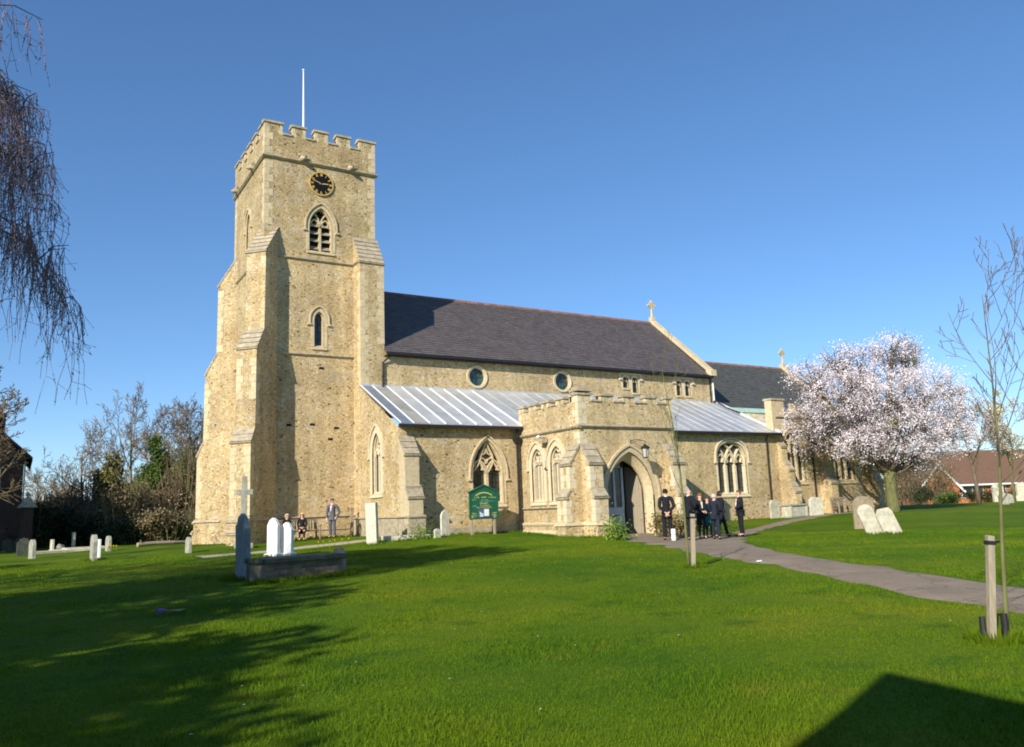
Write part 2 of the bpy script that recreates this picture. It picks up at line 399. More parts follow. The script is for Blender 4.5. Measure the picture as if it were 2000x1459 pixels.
def quoins(parent, c, d1, d2, z0, z1, h=.33, L=.38, s=.2, p=.009, mat=None, name='quoin', skip=0):
    mat = mat or M_STONE
    d1 = Vector((*d1, 0)).normalized(); d2 = Vector((*d2, 0)).normalized()
    key = (tuple(d1), tuple(d2), h, L, s, p, mat.name); n = int((z1-z0)/h)
    if key not in _qm:
        ms = []
        for A, B in ((L, s), (s, L)):
            m = MB(); q = [d1*a+d2*b for a, b in ((-p, -p), (A, -p), (A, B), (-p, B))]
            up = Vector((0, 0, h-.014)); m.hexa(q, [t+up for t in q]); me = m.mesh('quoin'); me.materials.append(mat); ms.append(me)
        _qm[key] = ms
    for i in range(n):
        o = bpy.data.objects.new(name, _qm[key][i % 2]); COL.objects.link(o); o.parent = parent
        base = -Vector(parent['wo']) if 'wo' in parent.keys() else Vector()
        o.location = base+Vector((c[0], c[1], z0+i*h))
def string_course(parent, F, a0, a1, z, h=.16, d=.11, mat=None, name='string_course', e0=0, e1=0):
    m = MB(); q = [(-.03, z-h*.5), (d*.45, z-h*.5), (d, z-h*.1), (d, z+h*.12), (-.03, z+h*.5)]
    m.hexa([F(a0-e0, t[1], t[0]) for t in q], [F(a1+e1, t[1], t[0]) for t in q]); return m.build(name, mat or M_STONEG, parent)
def merlon_row(parent, F, spans, z0, z1, zc, thick, mat, coph=.15, proud=.0, over=.06, ends=None):
    """spans of merlons; z0 embrasure sill, z1 wall top of merlon, coping above both"""
    for a0, a1 in spans:
        m = MB(); m.hexa([F(a0, z0, proud), F(a1, z0, proud), F(a1, z0, proud-thick), F(a0, z0, proud-thick)], [F(a0, z1, proud), F(a1, z1, proud), F(a1, z1, proud-thick), F(a0, z1, proud-thick)])
        o = m.build('merlon', mat, parent)
        m = MB(); e = over; A, B = a0-e, a1+e
        m.hexa([F(A, z1, proud+e), F(B, z1, proud+e), F(B, z1, proud-thick-e), F(A, z1, proud-thick-e)], [F(A, z1+coph*.55, proud+e), F(B, z1+coph*.55, proud+e), F(B, z1+coph*.55, proud-thick-e), F(A, z1+coph*.55, proud-thick-e)])
        m.hexa([F(A+.0, z1+coph*.55, proud+e), F(B, z1+coph*.55, proud+e), F(B, z1+coph*.55, proud-thick-e), F(A, z1+coph*.55, proud-thick-e)], [F(A, z1+coph*.8, proud-thick/2+.05), F(B, z1+coph*.8, proud-thick/2+.05), F(B, z1+coph, proud-thick/2-.05), F(A, z1+coph, proud-thick/2-.05)])
        m.build('coping', M_STONEG, o)
        for sgn, aa in ((1, a0), (-1, a1)):     # dressed jamb stones
            for k in range(max(1, int((z1-z0)/.25))):
                m = MB(); w_ = .13 if k % 2 else .19; x0, x1 = sorted((aa-sgn*.004, aa+sgn*w_))
                zz = z0+k*.25; m.hexa([F(x0, zz, proud+.005), F(x1, zz, proud+.005), F(x1, zz, proud-.2), F(x0, zz, proud-.2)], [F(x0, zz+.235, proud+.005), F(x1, zz+.235, proud+.005), F(x1, zz+.235, proud-.2), F(x0, zz+.235, proud-.2)]); m.build('jamb_stone', M_STONE, o)
    for (a0, a1), (b0, b1) in zip(spans[:-1], spans[1:]):
        m = MB(); e = over*.9
        m.hexa([F(a1+.002, z0, proud+e), F(b0-.002, z0, proud+e), F(b0-.002, z0, proud-thick-e), F(a1+.002, z0, proud-thick-e)], [F(a1+.002, z0+coph*.5, proud+e), F(b0-.002, z0+coph*.5, proud+e), F(b0-.002, z0+coph*.9, proud-thick-e), F(a1+.002, z0+coph*.9, proud-thick-e)])
        m.build('embrasure_coping', M_STONEG, parent)
# ------------------------------------------------------------------ the church
CH = thing('church', 'flint parish church with square battlemented tower, slate nave roof and south porch', 'church', (22, 37, .3), world=True)
TX0, TX1, TY0, TY1 = 9.60, 15.36, 38.38, 44.70
YB, YA, XA, XE = 37.43, 32.84, 14.16, 38.34
PX0, PX1, PY = 20.42, 25.74, 28.0
S_, W_ = FS, FW
# tower -------------------------------------------------------------
TS, TW = FS(TY0), FW(TX0)
bel = (12.455, .60, 14.55, 15.85, 16.85); lan = (12.375, .25, 9.62, 11.0, 11.42)
wall('tower_wall', TS, [(TX0, 14.04), (TX1, 14.04), (TX1, 19.2), (TX0, 19.2)], [arch(*bel)], M_GREY, CH)
wall('tower_wall', TS, [(TX0, -.3), (TX1, -.3), (TX1, 14.04), (TX0, 14.04)], [arch(*lan)], M_TOWER, CH)
wbel = (41.5, .42, 15.3, 16.5, 17.15)
wall('tower_wall', TW, [(TY0, 14.04), (TY1, 14.04), (TY1, 19.2), (TY0, 19.2)], [arch(*wbel)], M_GREY, CH)
wall('tower_wall', TW, [(TY0, -.3), (TY1, -.3), (TY1, 14.04), (TY0, 14.04)], [], M_TOWER, CH)
wall('tower_wall', Fr((TX1, 0, 0), (0, 1, 0), (1, 0, 0)), [(TY0, -.3), (TY1, -.3), (TY1, 19.2), (TY0, 19.2)], [], M_GREY, CH)
wall('tower_wall', Fr((0, TY1, 0), (1, 0, 0), (0, 1, 0)), [(TX0, -.3), (TX1, -.3), (TX1, 19.2), (TX0, 19.2)], [], M_GREY, CH)
m = MB(); m.box((TX0+.3, TY0+.3, 19.55), (TX1-.3, TY1-.3, 19.7)); m.build('tower_roof', M_LEAD, CH)
m = MB()  # parapet wall, four sides
for a, b in (((TX0-.03, TY0-.03), (TX1+.03, TY0+.42)), ((TX0-.03, TY1-.42), (TX1+.03, TY1+.03)), ((TX0-.03, TY0+.42), (TX0+.42, TY1-.42)), ((TX1-.42, TY0+.42), (TX1+.03, TY1-.42))):
    m.box((*a, 19.2), (*b, 20.40))
m.build('parapet', M_GREY, CH)
sp = [(TX0-.03, 10.45), (10.96, 11.63), (12.13, 12.80), (13.31, 14.00), (14.52, TX1+.03)]
merlon_row(CH, TS, sp, 20.402, 20.93, 0, .45, M_GREY, coph=.2, proud=.03)
spw = [(TY0+.45, 39.45), (40.0, 40.75), (41.25, 41.95), (42.5, 43.2), (43.75, TY1+.03)]
merlon_row(CH, TW, spw, 20.402, 20.93, 0, .45, M_GREY, coph=.2, proud=.03)
merlon_row(CH, Fr((TX1, 0, 0), (0, 1, 0), (1, 0, 0)), spw, 20.402, 20.93, 0, .45, M_GREY, coph=.2, proud=.03)
merlon_row(CH, Fr((0, TY1, 0), (1, 0, 0), (0, 1, 0)), [(TX0+.45, 10.45)]+sp[1:4]+[(14.52, TX1-.45)], 20.402, 20.93, 0, .45, M_GREY, coph=.2, proud=.03)
string_course(CH, TS, TX0-.03, TX1+.03, 19.16, .2, .15, e0=.12, e1=.12); string_course(CH, TW, TY0, TY1, 19.16, .2, .15, e1=.12)
string_course(CH, Fr((TX1, 0, 0), (0, 1, 0), (1, 0, 0)), TY0, TY1, 19.16, .2, .15)
string_course(CH, TS, 9.95, 14.2, 14.04, .15, .10); string_course(CH, TW, TY0+.35, TY1-.35, 14.04, .15, .10)
string_course(CH, TS, 9.95, 14.2, 9.2, .15, .10); string_course(CH, TW, TY0+.35, TY1-.35, 9.2, .15, .10)
m = MB(); m.hexa([TS(9.7, -.3, -.05), TS(14.16, -.3, -.05), TS(14.16, -.3, .16), TS(9.7, -.3, .16)], [TS(9.7, 1.26, -.05), TS(14.16, 1.26, -.05), TS(14.16, 1.26, .16), TS(9.7, 1.26, .16)])
m.hexa([TW(38.6, -.3, -.05), TW(44.5, -.3, -.05), TW(44.5, -.3, .16), TW(38.6, -.3, .16)], [TW(38.6, 1.26, -.05), TW(44.5, 1.26, -.05), TW(44.5, 1.26, .16), TW(38.6, 1.26, .16)])
m.build('plinth', M_TOWER, CH)
string_course(CH, TS, 9.7, 14.16, 1.33, .16, .22); string_course(CH, TW, 38.6, 44.5, 1.33, .16, .22); string_course(CH, TS, 9.7, 14.16, .72, .10, .20)
# diagonal buttresses
dprof = [(-.3, -.3), (1.86, -.3), (1.86, .74), (1.78, .86), (1.78, 1.28), (1.66, 1.42), (1.66, 4.78), (1.34, 5.42), (1.28, 9.14), (.66, 10.15), (.62, 14.0), (-.52, 15.52), (-.9, 15.52), (-.9, -.3)]
dprof = dprof[1:]
for c, od, sd_ in (((TX0, TY0), (-1, -1, 0), (1, -1, 0)), ((TX0, TY1), (-1, 1, 0), (1, 1, 0))):
    b = buttress(CH, (c[0], c[1], 0), od, sd_, .5, dprof, M_TOWER)
    odv = Vector(od).normalized(); sv = Vector(sd_).normalized()
    for out, z0, z1 in ((.62, 10.3, 13.9), (1.31, 5.6, 9.0), (1.665, 1.5, 4.7), (1.79, .9, 1.2)):
        for sg in (-1, 1):
            q = Vector((c[0], c[1], 0))+odv*out+sv*sg*.5
            quoins(b, (q.x, q.y), (-odv.x, -odv.y), (-sg*sv.x, -sg*sv.y), z0, z1, .38, .34, .24)
    q0 = 1.35
    e = Vector((c[0], c[1], 0)); m = MB()
    m.hexa([e+odv*o_+sv*s_+Vector((0, 0, 1.26)) for o_, s_ in ((.2, -.58), (1.86, -.58), (1.86, .58), (.2, .58))], [e+odv*o_+sv*s_+Vector((0, 0, 1.38)) for o_, s_ in ((.2, -.52), (1.72, -.52), (1.72, .52), (.2, .52))]); m.build('plinth_course', M_STONEG, b)
# south east buttress, flush with the west wall of the aisle
b = buttress(CH, ((14.17+15.44)/2, TY0, 0), (0, -1, 0), (1, 0, 0), .635, [(.955, -.3), (.955, 14.0), (.0, 15.55), (-.4, 15.55), (-.4, -.3)], M_TOWER)
quoins(b, (14.175, YB), (1, 0), (0, 1), 7.7, 13.8, .36, .42, .26); quoins(b, (15.44, YB), (-1, 0), (0, 1), 9.8, 13.8, .36, .36, .22)
m = MB(); m.box((14.17, YB+.9, 12), (14.20, YB+.93, 12.1))
string_course(b, FW(14.175), YB, TY0, 14.04, .15, .10)
quoins(CH, (TX0, TY0), (1, 0), (0, 1), 15.6, 19.0, .37, .42, .24); quoins(CH, (TX1, TY0), (-1, 0), (0, 1), 15.6, 19.0, .37, .38, .22)
quoins(CH, (TX0-.03, TY0-.03), (1, 0), (0, 1), 19.3, 20.9, .37, .42, .24); quoins(CH, (TX1+.03, TY0-.03), (-1, 0), (0, 1), 19.3, 20.9, .37, .38, .22)
quoins(CH, (TX0, TY1), (1, 0), (0, -1), 15.6, 19.0, .37, .3, .5)
# belfry window with louvres
def belfry(F, v, louv):
    w = window(CH, F, v[0], v[1], v[2], v[3], v[4], 2, sur=.15, gd=.34, glass=M_DARK, bars=0, mw=.11, zl=v[3]-.05)
    for i in range(louv):
        z = v[2]+.12+i*(v[3]-v[2]+.3)/louv
        for sg in (-1, 1):
            a0, a1 = (v[0]-v[1]+.07, v[0]-.06) if sg < 0 else (v[0]+.06, v[0]+v[1]-.07)
            m = MB(); m.hexa([F(a0, z, -.14), F(a1, z, -.14), F(a1, z+.19, -.33), F(a0, z+.19, -.33)], [F(a0, z+.035, -.14), F(a1, z+.035, -.14), F(a1, z+.225, -.33), F(a0, z+.225, -.33)]); m.build('louvre', M_STAKE, w)
belfry(TS, bel, 4); belfry(TW, wbel, 4)
window(CH, TS, *lan, 1, sur=.17, gd=.22, tracery=None, bars=.4)
for i in range(5):    # putlog holes with a dark missing stone
    x, z = ((12.05, 5.75), (10.9, 5.7), (13.25, 5.6), (12.95, 5.05), (12.5, 8.55))[i]
    m = MB(); m.hexa([TS(x-.13, z-.06, .006), TS(x+.15, z-.05, .006), TS(x+.12, z+.06, .006), TS(x-.1, z+.07, .006)], [TS(x-.13, z-.06, -.1), TS(x+.15, z-.05, -.1), TS(x+.12, z+.06, -.1), TS(x-.1, z+.07, -.1)]); m.build('putlog_hole', M_DARK, CH)
# clock: dial > ring, numerals, hands
ck = (12.46, 18.14); m = MB()
def disc(m, F, c, r, d0, d1, n=40): m.hexa([F(c[0]+r*math.cos(2*PI*k/n), c[1]+r*math.sin(2*PI*k/n), d0) for k in range(n)], [F(c[0]+r*math.cos(2*PI*k/n), c[1]+r*math.sin(2*PI*k/n), d1) for k in range(n)])
disc(m, TS, ck, .60, .0, .05); dial = m.build('clock_dial', simple('clock_black', (.010, .010, .013), .7, .1, 3, 0, .1), CH)
m = MB(); P_ = [(ck[0]+.61*math.cos(2*PI*k/40), ck[1]+.61*math.sin(2*PI*k/40)) for k in range(40)]; ribbon(m, TS, P_, .055, 0, .08, True); m.build('dial_ring', M_GOLD, dial)
for k in range(12):
    a = 2*PI*k/12; c_, s_ = math.cos(a), math.sin(a); num = (3, 2, 1, 12, 11, 10, 9, 8, 7, 6, 5, 4)[k]
    rom = {1: 'I', 2: 'II', 3: 'III', 4: 'IIII', 5: 'V', 6: 'VI', 7: 'VII', 8: 'VIII', 9: 'IX', 10: 'X', 11: 'XI', 12: 'XII'}[num]
    m = MB(); wch = {'I': .035, 'V': .06, 'X': .06}; tot = sum(wch[q] for q in rom); x = -tot/2
    tp = lambda u_, v_: (ck[0]+(v_)*c_+u_*s_, ck[1]+(v_)*s_-u_*c_)
    for q in rom:
        wd = wch[q]
        if q == 'I': ribbon(m, TS, [tp(x+wd/2, .41), tp(x+wd/2, .56)], .026, .05, .062)
        if q == 'V': ribbon(m, TS, [tp(x+.005, .56), tp(x+wd/2, .41), tp(x+wd-.005, .56)], .02, .05, .062)
        if q == 'X': ribbon(m, TS, [tp(x+.003, .56), tp(x+wd-.003, .41)], .02, .05, .062); ribbon(m, TS, [tp(x+.003, .41), tp(x+wd-.003, .56)], .02, .05, .064)
        x += wd
    m.build('numeral', M_GOLD, dial)
for nm, ang, ln, wd in (('minute_hand', 160, .52, .035), ('hour_hand', 4, .36, .05)):
    a = R(ang); m = MB(); ribbon(m, TS, [(ck[0]-.10*math.cos(a), ck[1]-.10*math.sin(a)), (ck[0]+ln*math.cos(a), ck[1]+ln*math.sin(a))], wd, .065, .08); m.build(nm, M_GOLD, dial)
# gargoyles
for (F, a, z) in ((TS, 11.45, 19.25), (TS, 13.95, 19.22), (TW, 40.4, 19.25), (TW, 43.85, 19.25)):
    m = MB(); m.tube([F(a, z+.05, -.05), F(a, z+.02, .16), F(a+.03, z-.02, .30), F(a+.06, z-.03, .42)], [.15, .16, .12, .06], 7)
    m.tube([F(a-.14, z+.1, .05), F(a-.20, z+.2, .16), F(a-.10, z+.16, .22)], [.07, .06, .03], 5); m.tube([F(a+.14, z+.1, .05), F(a+.2, z+.2, .16), F(a+.10, z+.16, .22)], [.07, .06, .03], 5)
    m.tube([F(a, z+.12, .18), F(a, z+.22, .24)], [.07, .03], 5); m.build('gargoyle', M_STONEG, CH)
# aisle --------------------------------------------------------------
AS, AW = FS(YA), FW(XA)
w1 = (18.63, .83, 1.62, 2.98, 4.60); w2 = (34.48, 1.14, 1.72, 3.75, 4.66)
wall('aisle_wall', AS, [(XA, -.3), (XE, -.3), (XE, 5.12), (XA, 5.12)], [arch(*w1), arch(*w2)], M_WARM, CH)
ww = (35.42, .52, 2.25, 4.2, 5.1)
wall('aisle_wall', AW, [(YA, -.3), (TY0, -.3), (TY0, 7.62), (YB, 7.50), (YA, 5.12)], [arch(*ww)], M_WARM, CH)
window(CH, AS, *w1, 2, sur=.10, tracery='flow', zl=3.0, mw=.13, bars=.34, gd=.33)
window(CH, AS, *w2, 3, sur=.10, tracery='cross', zl=3.35, mw=.15, stone=M_PALE, bars=.4, gd=.30)
window(CH, AW, *ww, 2, sur=.26, tracery='flow', zl=4.0, mw=.13, stone=M_PALE, gd=.2)
m = MB(); m.hexa([(XA-.10, YA-.02, -.3), (XA+.02, YA-.02, -.3), (XA+.02, TY0-.2, -.3), (XA-.10, TY0-.2, -.3)], [(XA-.10, YA-.02, 1.12), (XA+.02, YA-.02, 1.12), (XA+.02, TY0-.2, 1.12), (XA-.10, TY0-.2, 1.12)]); m.build('plinth', M_STONEG, CH)
string_course(CH, AW, YA-1.05, TY0-.2, 1.18, .13, .16)
m = MB(); m.box((XA+.8, YA-.035, -.3), (PX0, YA+.02, .62)); m.build('plinth', M_STONEG, CH)
bprof = [(1.0, -.3), (1.0, 2.0), (.78, 2.42), (.66, 2.5), (.66, 3.85), (.0, 4.68), (-.2, 4.68), (-.2, -.3)]
b = buttress(CH, (XA+.335, YA, 0), (0, -1, 0), (1, 0, 0), .33, bprof, M_STONE)
m = MB(); m.box((XA-.06, YA-1.06, -.3), (XA+.74, YA, 1.12)); m.build('plinth', M_STONEG, b); string_course(b, FS(YA-1.06), XA-.06, XA+.74, 1.18, .13, .06)
quoins(CH, (XA, YA), (1, 0), (0, 1), 4.7, 5.0, .3, .4, .3)
# dressed stones at the tower end of the aisle
# lead roof
def slab(name, pts, x0, x1, mat, parent):
    m = MB(); m.hexa([(x0, y, z) for y, z in pts], [(x1, y, z) for y, z in pts]); return m.build(name, mat, parent)
ey, ez, ty, tz = 32.52, 5.16, 37.41, 7.56
def leadroof(x0, x1, rolls, rr_=.034, rm=None):
    xs = [x0]+rolls+[x1]
    for i_, (a, b_) in enumerate(zip(xs[:-1], xs[1:])):
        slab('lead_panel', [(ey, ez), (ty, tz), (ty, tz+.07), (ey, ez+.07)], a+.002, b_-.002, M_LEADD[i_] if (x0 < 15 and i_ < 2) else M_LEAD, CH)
    sl = (tz-ez)/(ty-ey)
    for x in rolls+[x0+.03, x1-.03]:
        m = MB(); m.tube([(x, ey-.01, ez+.08), (x, (ey+ty)/2, (ez+tz)/2+.082), (x, ty, tz+.08)], rr_, 7); m.build('lead_roll', rm or M_LEADW, CH)
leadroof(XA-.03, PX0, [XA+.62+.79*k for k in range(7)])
leadroof(PX0, PX1, [21.2, 22, 22.8, 23.6, 24.4, 25.2], .02, M_LEAD)
leadroof(PX1, XE+.02, [26.4+.8*k for k in range(15)], .020, M_LEAD)
m = MB(); m.box((XA-.12, ey-.10, ez-.10), (PX0-.05, ey+.02, ez+.03)); m.box((PX1+.05, ey-.10, ez-.10), (XE+.1, ey+.02, ez+.03)); m.build('gutter', M_BLACK, CH)
m = MB(); m.box((XA+.0, ey+.02, ez-.06), (PX0, YA, ez-.04)); m.box((PX1, ey+.02, ez-.06), (XE, YA, ez-.04)); m.build('eaves_board', M_BLACK, CH)
slab('lead_flashing', [(ty-.02, tz+.02), (ty+.03, tz+.02), (ty+.03, tz+.15), (ty-.02, tz+.15)], XA+.02, 37.9, M_LEAD, CH)
m = MB(); ex = XE; m.hexa([(ex-.05, ey, ez+.02), (ex+.14, ey, ez+.02), (ex+.14, ty, tz+.02), (ex-.05, ty, tz+.02)], [(ex-.05, ey, ez+.16), (ex+.14, ey, ez+.16), (ex+.14, ty, tz+.16), (ex-.05, ty, tz+.16)]); m.build('verge_flashing', M_FLASH, CH)
# clerestory and nave ------------------------------------------------
NS = FS(YB); NX0, NX1 = 15.42, 37.92; RY, RZ, EZ = 42.40, 13.95, 9.42
def circ(c, z, r, n=28): return [(c+r*math.cos(-2*PI*k/n), z+r*math.sin(-2*PI*k/n)) for k in range(n)]
rw = [(20.72, 8.40), (26.27, 8.43)]
sq = [(31.28, 8.0), (35.55, 7.98)]
holes = [circ(c, z, .49) for c, z in rw]
for c, z in sq:
    for s_ in (-.36, .36): holes.append(arch(c+s_, .23, z+(.27 if (c < 33 and s_ < 0) else 0), z+.72, z+.95, 4))
wall('clerestory_wall', NS, [(NX0, 7.3), (NX1, 7.3), (NX1, 9.45), (NX0, 9.45)], holes, M_WARM, CH, .3)
for c, z in rw:
    m = MB(); ribbon(m, NS, circ(c, z, .545), .12, -.06, .035, True); w = m.build('round_window', M_PALE, CH)
    m = MB(); ribbon(m, NS, circ(c, z, .60), .05, -.0, .07, True); m.build('hood_mould', M_STONE, w)
    m = MB(); m.quad(*[NS(a, q, -.16) for a, q in circ(c, z, .50)]); m.build('pane', M_GLASSG, w)
    m = MB(); ribbon(m, NS, [(c-.49, z), (c+.49, z)], .02, -.155, -.14); ribbon(m, NS, [(c, z-.49), (c, z+.49)], .02, -.155, -.138); m.build('glazing_bar', M_BLACK, w)
for c, z in sq:
    m = MB(); F = NS
    for s_ in (-.36, .36):
        zb = z+(.27 if (c < 33 and s_ < 0) else 0)
        ring(m, F, arch(c+s_, .23, zb, z+.72, z+.95, 4), arch(c+s_, .345, zb, z+.72, z+1.09, 4), -.05, .02)
    w = m.build('window', M_PALE, CH)
    for s_ in (-.36, .36):
        m = MB(); m.quad(*[F(a, q, -.17) for a, q in arch(c+s_, .23, z, z+.72, z+.95, 4)]); m.build('pane', M_GLASS, w)
        m = MB()
        for sg in (-1, 1): ribbon(m, F, [(c+s_+sg*.21, z+.62), (c+s_+sg*.09, z+.68), (c+s_+sg*.12, z+.82)], .04, -.15, -.03)
        m.build('cusp', M_PALE, w)
        m = MB(); zb = z+(.27 if (c < 33 and s_ < 0) else 0); ribbon(m, F, [(c+s_-.27, zb-.05), (c+s_+.27, zb-.05)], .10, -.1, .06); m.build('sill', M_STONE, w)
        for q in (1, 2):
            m = MB(); ribbon(m, F, [(c+s_-.22, z+.25*q), (c+s_+.22, z+.25*q)], .018, -.165, -.15); m.build('glazing_bar', M_BLACK, w)
    m = MB(); ribbon(m, F, [(c-.80, z+1.15), (c+.80, z+1.15)], .07, 0, .09); ribbon(m, F, [(c-.80, z+1.15), (c-.80, z+.80)], .09, 0, .09); ribbon(m, F, [(c+.80, z+1.15), (c+.80, z+.80)], .09, 0, .09)
    ribbon(m, F, [(c-.90, z+.80), (c-.68, z+.80)], .09, 0, .13); ribbon(m, F, [(c+.90, z+.80), (c+.68, z+.80)], .09, 0, .13); m.build('hood_mould', M_PALE, w)
quoins(CH, (NX1, YB), (-1, 0), (0, 1), 7.7, 9.3, .3, .34, .22)
slab('nave_core', [(YB+.3, 7.3), (47.3, 7.3), (47.3, 9.3), (RY, RZ-.3), (YB+.3, 9.3)], NX0, NX1-.1, M_DARK, CH)
def slates(parent, x0, x1, ea, ri, mat, course=.21, wd=.27, seed=1):
    r = random.Random(seed); m = MB(); tone = []
    L = math.hypot(ri[0]-ea[0], ri[1]-ea[1]); dy, dz = (ri[0]-ea[0])/L, (ri[1]-ea[1])/L; ny, nz = -dz, dy
    n = int(L/course)
    for k in range(n+1):
        s0 = k*course; s1 = min(s0+course+.05, L); x = x0-(wd/2 if k % 2 else 0)
        while x < x1:
            a, b = max(x, x0)+.004, min(x+wd, x1)-.004
            if b > a+.02:
                h = .030+r.uniform(-.005, .008); js = r.uniform(-.008, .008)
                P = lambda xx, s, hh: (xx, ea[0]+dy*s+ny*hh, ea[1]+dz*s+nz*hh)
                m.quad(P(a, s0+js, h), P(b, s0+js, h), P(b, s1, .006), P(a, s1, .006)); m.quad(P(a, s0+js, 0), P(b, s0+js, 0), P(b, s0+js, h), P(a, s0+js, h))
                t = min(1, max(0, r.gauss(.5, .2))); tone += [t]*8
            x += wd
    o = m.build('slate_courses', mat, parent); at = o.data.attributes.new('tone', 'FLOAT', 'POINT'); at.data.foreach_set('value', tone); stuff(o)
    return o
ea = (37.12, 9.36); ri = (RY, RZ)
slab('nave_roof', [(ea[0], ea[1]-.1), (RY, RZ-.1), (RY, RZ), (ea[0], ea[1])], NX0, NX1-.05, M_SLATE, CH); nr = CH.children[-1]
slab('nave_roof', [(RY, RZ-.1), (47.68, 9.26), (47.68, 9.36), (RY, RZ)], NX0, NX1-.05, M_SLATE, CH)
slates(CH, NX0, NX1-.1, ea, ri, M_SLATE)
x = NX0
while x < NX1-.4:
    m = MB(); e = min(x+.44, NX1-.35); m.hexa([(x, RY-.16, RZ-.10), (x, RY-.15, RZ-.04), (x, RY, RZ+.10), (x, RY+.15, RZ-.04), (x, RY+.16, RZ-.10)], [(e, RY-.16, RZ-.10), (e, RY-.15, RZ-.04), (e, RY, RZ+.10), (e, RY+.15, RZ-.04), (e, RY+.16, RZ-.10)])
    m.build('ridge_tile', M_RIDGE, CH); x += .455
m = MB(); m.box((NX0, 37.0, 9.22), (NX1-.05, 37.12, 9.36)); m.box((NX0, 37.12, 9.18), (NX1-.05, YB, 9.21)); m.build('gutter', M_BLACK, CH)
# east gable with coping, kneeler and cross
def gable(x, yE, zE, yR, zR, mat, cw=.36, label=None):
    wall('gable_wall', Fr((x, 0, 0), (0, 1, 0), (1, 0, 0)), [(yE, 5), (2*yR-yE, 5), (2*yR-yE, zE), (yR, zR), (yE, zE)], [], mat, CH)
    n = 12
    for sgn in (1, -1):
        for k in range(n):
            y0 = yE-.25+(yR-yE+.25)*k/n; y1 = yE-.25+(yR-yE+.25)*(k+1)/n-.012; sl = (zR-zE)/(yR-yE); z0 = zE+(y0-yE)*sl; z1 = zE+(y1-yE)*sl
            f = (lambda y: y) if sgn > 0 else (lambda y: 2*yR-y)
            m = MB(); m.hexa([(x-cw, f(y0), z0+.02), (x+.06, f(y0), z0+.02), (x+.06, f(y1), z1+.02), (x-cw, f(y1), z1+.02)], [(x-cw, f(y0), z0+.27), (x+.06, f(y0), z0+.27), (x+.06, f(y1), z1+.27), (x-cw, f(y1), z1+.27)]); m.build('coping_stone', M_STONE, CH)
    m = MB(); m.box((x-cw-.03, yE-.40, zE-.34), (x+.10, yE+.05, zE+.05)); m.build('kneeler', M_STONE, CH)
    m = MB(); F = FS(yR); cx = x-.15; zb = zR+.2
    m.box((cx-.16, yR-.16, zb-.1), (cx+.16, yR+.16, zb+.22)); m.tube([(cx, yR, zb+.2), (cx, yR, zb+.75)], [.10, .06], 8)
    c2 = zb+1.08; Fc = Fr((cx, yR, 0), (1, 0, 0), (0, -1, 0))
    for a in range(4):
        q = R(90*a); ribbon(m, Fc, [(0.02*math.cos(q), c2+.02*math.sin(q)), (.36*math.cos(q), c2+.36*math.sin(q))], .11, -.06, .06)
    ribbon(m, Fc, [(.22*math.cos(2*PI*k/20), c2+.22*math.sin(2*PI*k/20)) for k in range(20)], .07, -.045, .045, True); m.build('gable_cross', M_STONE, CH)
gable(NX1, 37.30, 9.66, RY, RZ+.02, M_WARM)
# chancel ------------------------------------------------------------
CX1, CR, CZ, KX = 50.9, 42.2, 11.38, 47.6
ce = (37.9, 7.42)
slab('chancel_roof', [(ce[0], ce[1]-.1), (CR, CZ-.1), (CR, CZ), (ce[0], ce[1])], NX1+.01, CX1-.05, M_SLATE2, CH)
slab('chancel_roof', [(CR, CZ-.1), (2*CR-ce[0], ce[1]-.1), (2*CR-ce[0], ce[1]), (CR, CZ)], NX1+.01, CX1-.05, M_SLATE2, CH)
slates(CH, NX1+.01, CX1-.1, ce, (CR, CZ), M_SLATE2, seed=3)
x = NX1+.05
while x < CX1-.4:
    m = MB(); e = x+.44; m.hexa([(x, CR-.14, CZ-.08), (x, CR, CZ+.10), (x, CR+.14, CZ-.08)], [(e, CR-.14, CZ-.08), (e, CR, CZ+.10), (e, CR+.14, CZ-.08)]); m.build('ridge_tile', M_RIDGE, CH); x += .455
gable(CX1, 37.9, 7.55, CR, CZ+.02, M_WARM)
slab('copper_gutter', [(37.5, 7.12), (37.9, 7.12), (37.9, 7.40), (37.5, 7.40)], NX1+.02, 43.5, M_COPPER, CH)
slab('chapel_roof', [(YA+.1, 6.0), (37.9, 6.4), (37.9, 6.5), (YA+.1, 6.1)], XE, KX, M_LEAD, CH)
CW = Fr((XE+.02, 0, 0), (0, 1, 0), (-1, 0, 0)); wall('chapel_wall', CW, [(YA, 4.9), (38, 4.9), (38, 7.2), (YA, 6.3)], [], M_STONEG, CH)
KX = 47.6; cw1 = (39.83, .80, 2.32, 4.55, 5.30); cw2 = (44.35, .92, 2.32, 3.95, 4.7); cw3 = (48.4, .9, 2.32, 3.95, 4.7)
wall('chapel_wall', AS, [(XE+.002, -.3), (KX, -.3), (KX, 6.2), (XE+.002, 6.2)], [arch(*cw1), arch(*cw2)], M_WARM, CH)
wall('chapel_wall', Fr((KX, 0, 0), (0, 1, 0), (1, 0, 0)), [(YA, -.3), (37.9, -.3), (37.9, 6.2), (YA, 6.2)], [], M_WARM, CH)
wall('chancel_wall', FS(37.9), [(KX, -.3), (CX1, -.3), (CX1, 7.4), (KX, 7.4)], [], M_WARM, CH)
wall('chancel_wall', Fr((CX1, 0, 0), (0, 1, 0), (1, 0, 0)), [(37.9, -.3), (46.5, -.3), (46.5, 5), (37.9, 5)], [], M_WARM, CH)
for v in (cw1, cw2): window(CH, AS, *v, 3, sur=.16, tracery='cross', zl=v[3]-.05, mw=.15, stone=M_STONE, bars=.5)
string_course(CH, AS, XE, KX, 6.2, .16, .12)
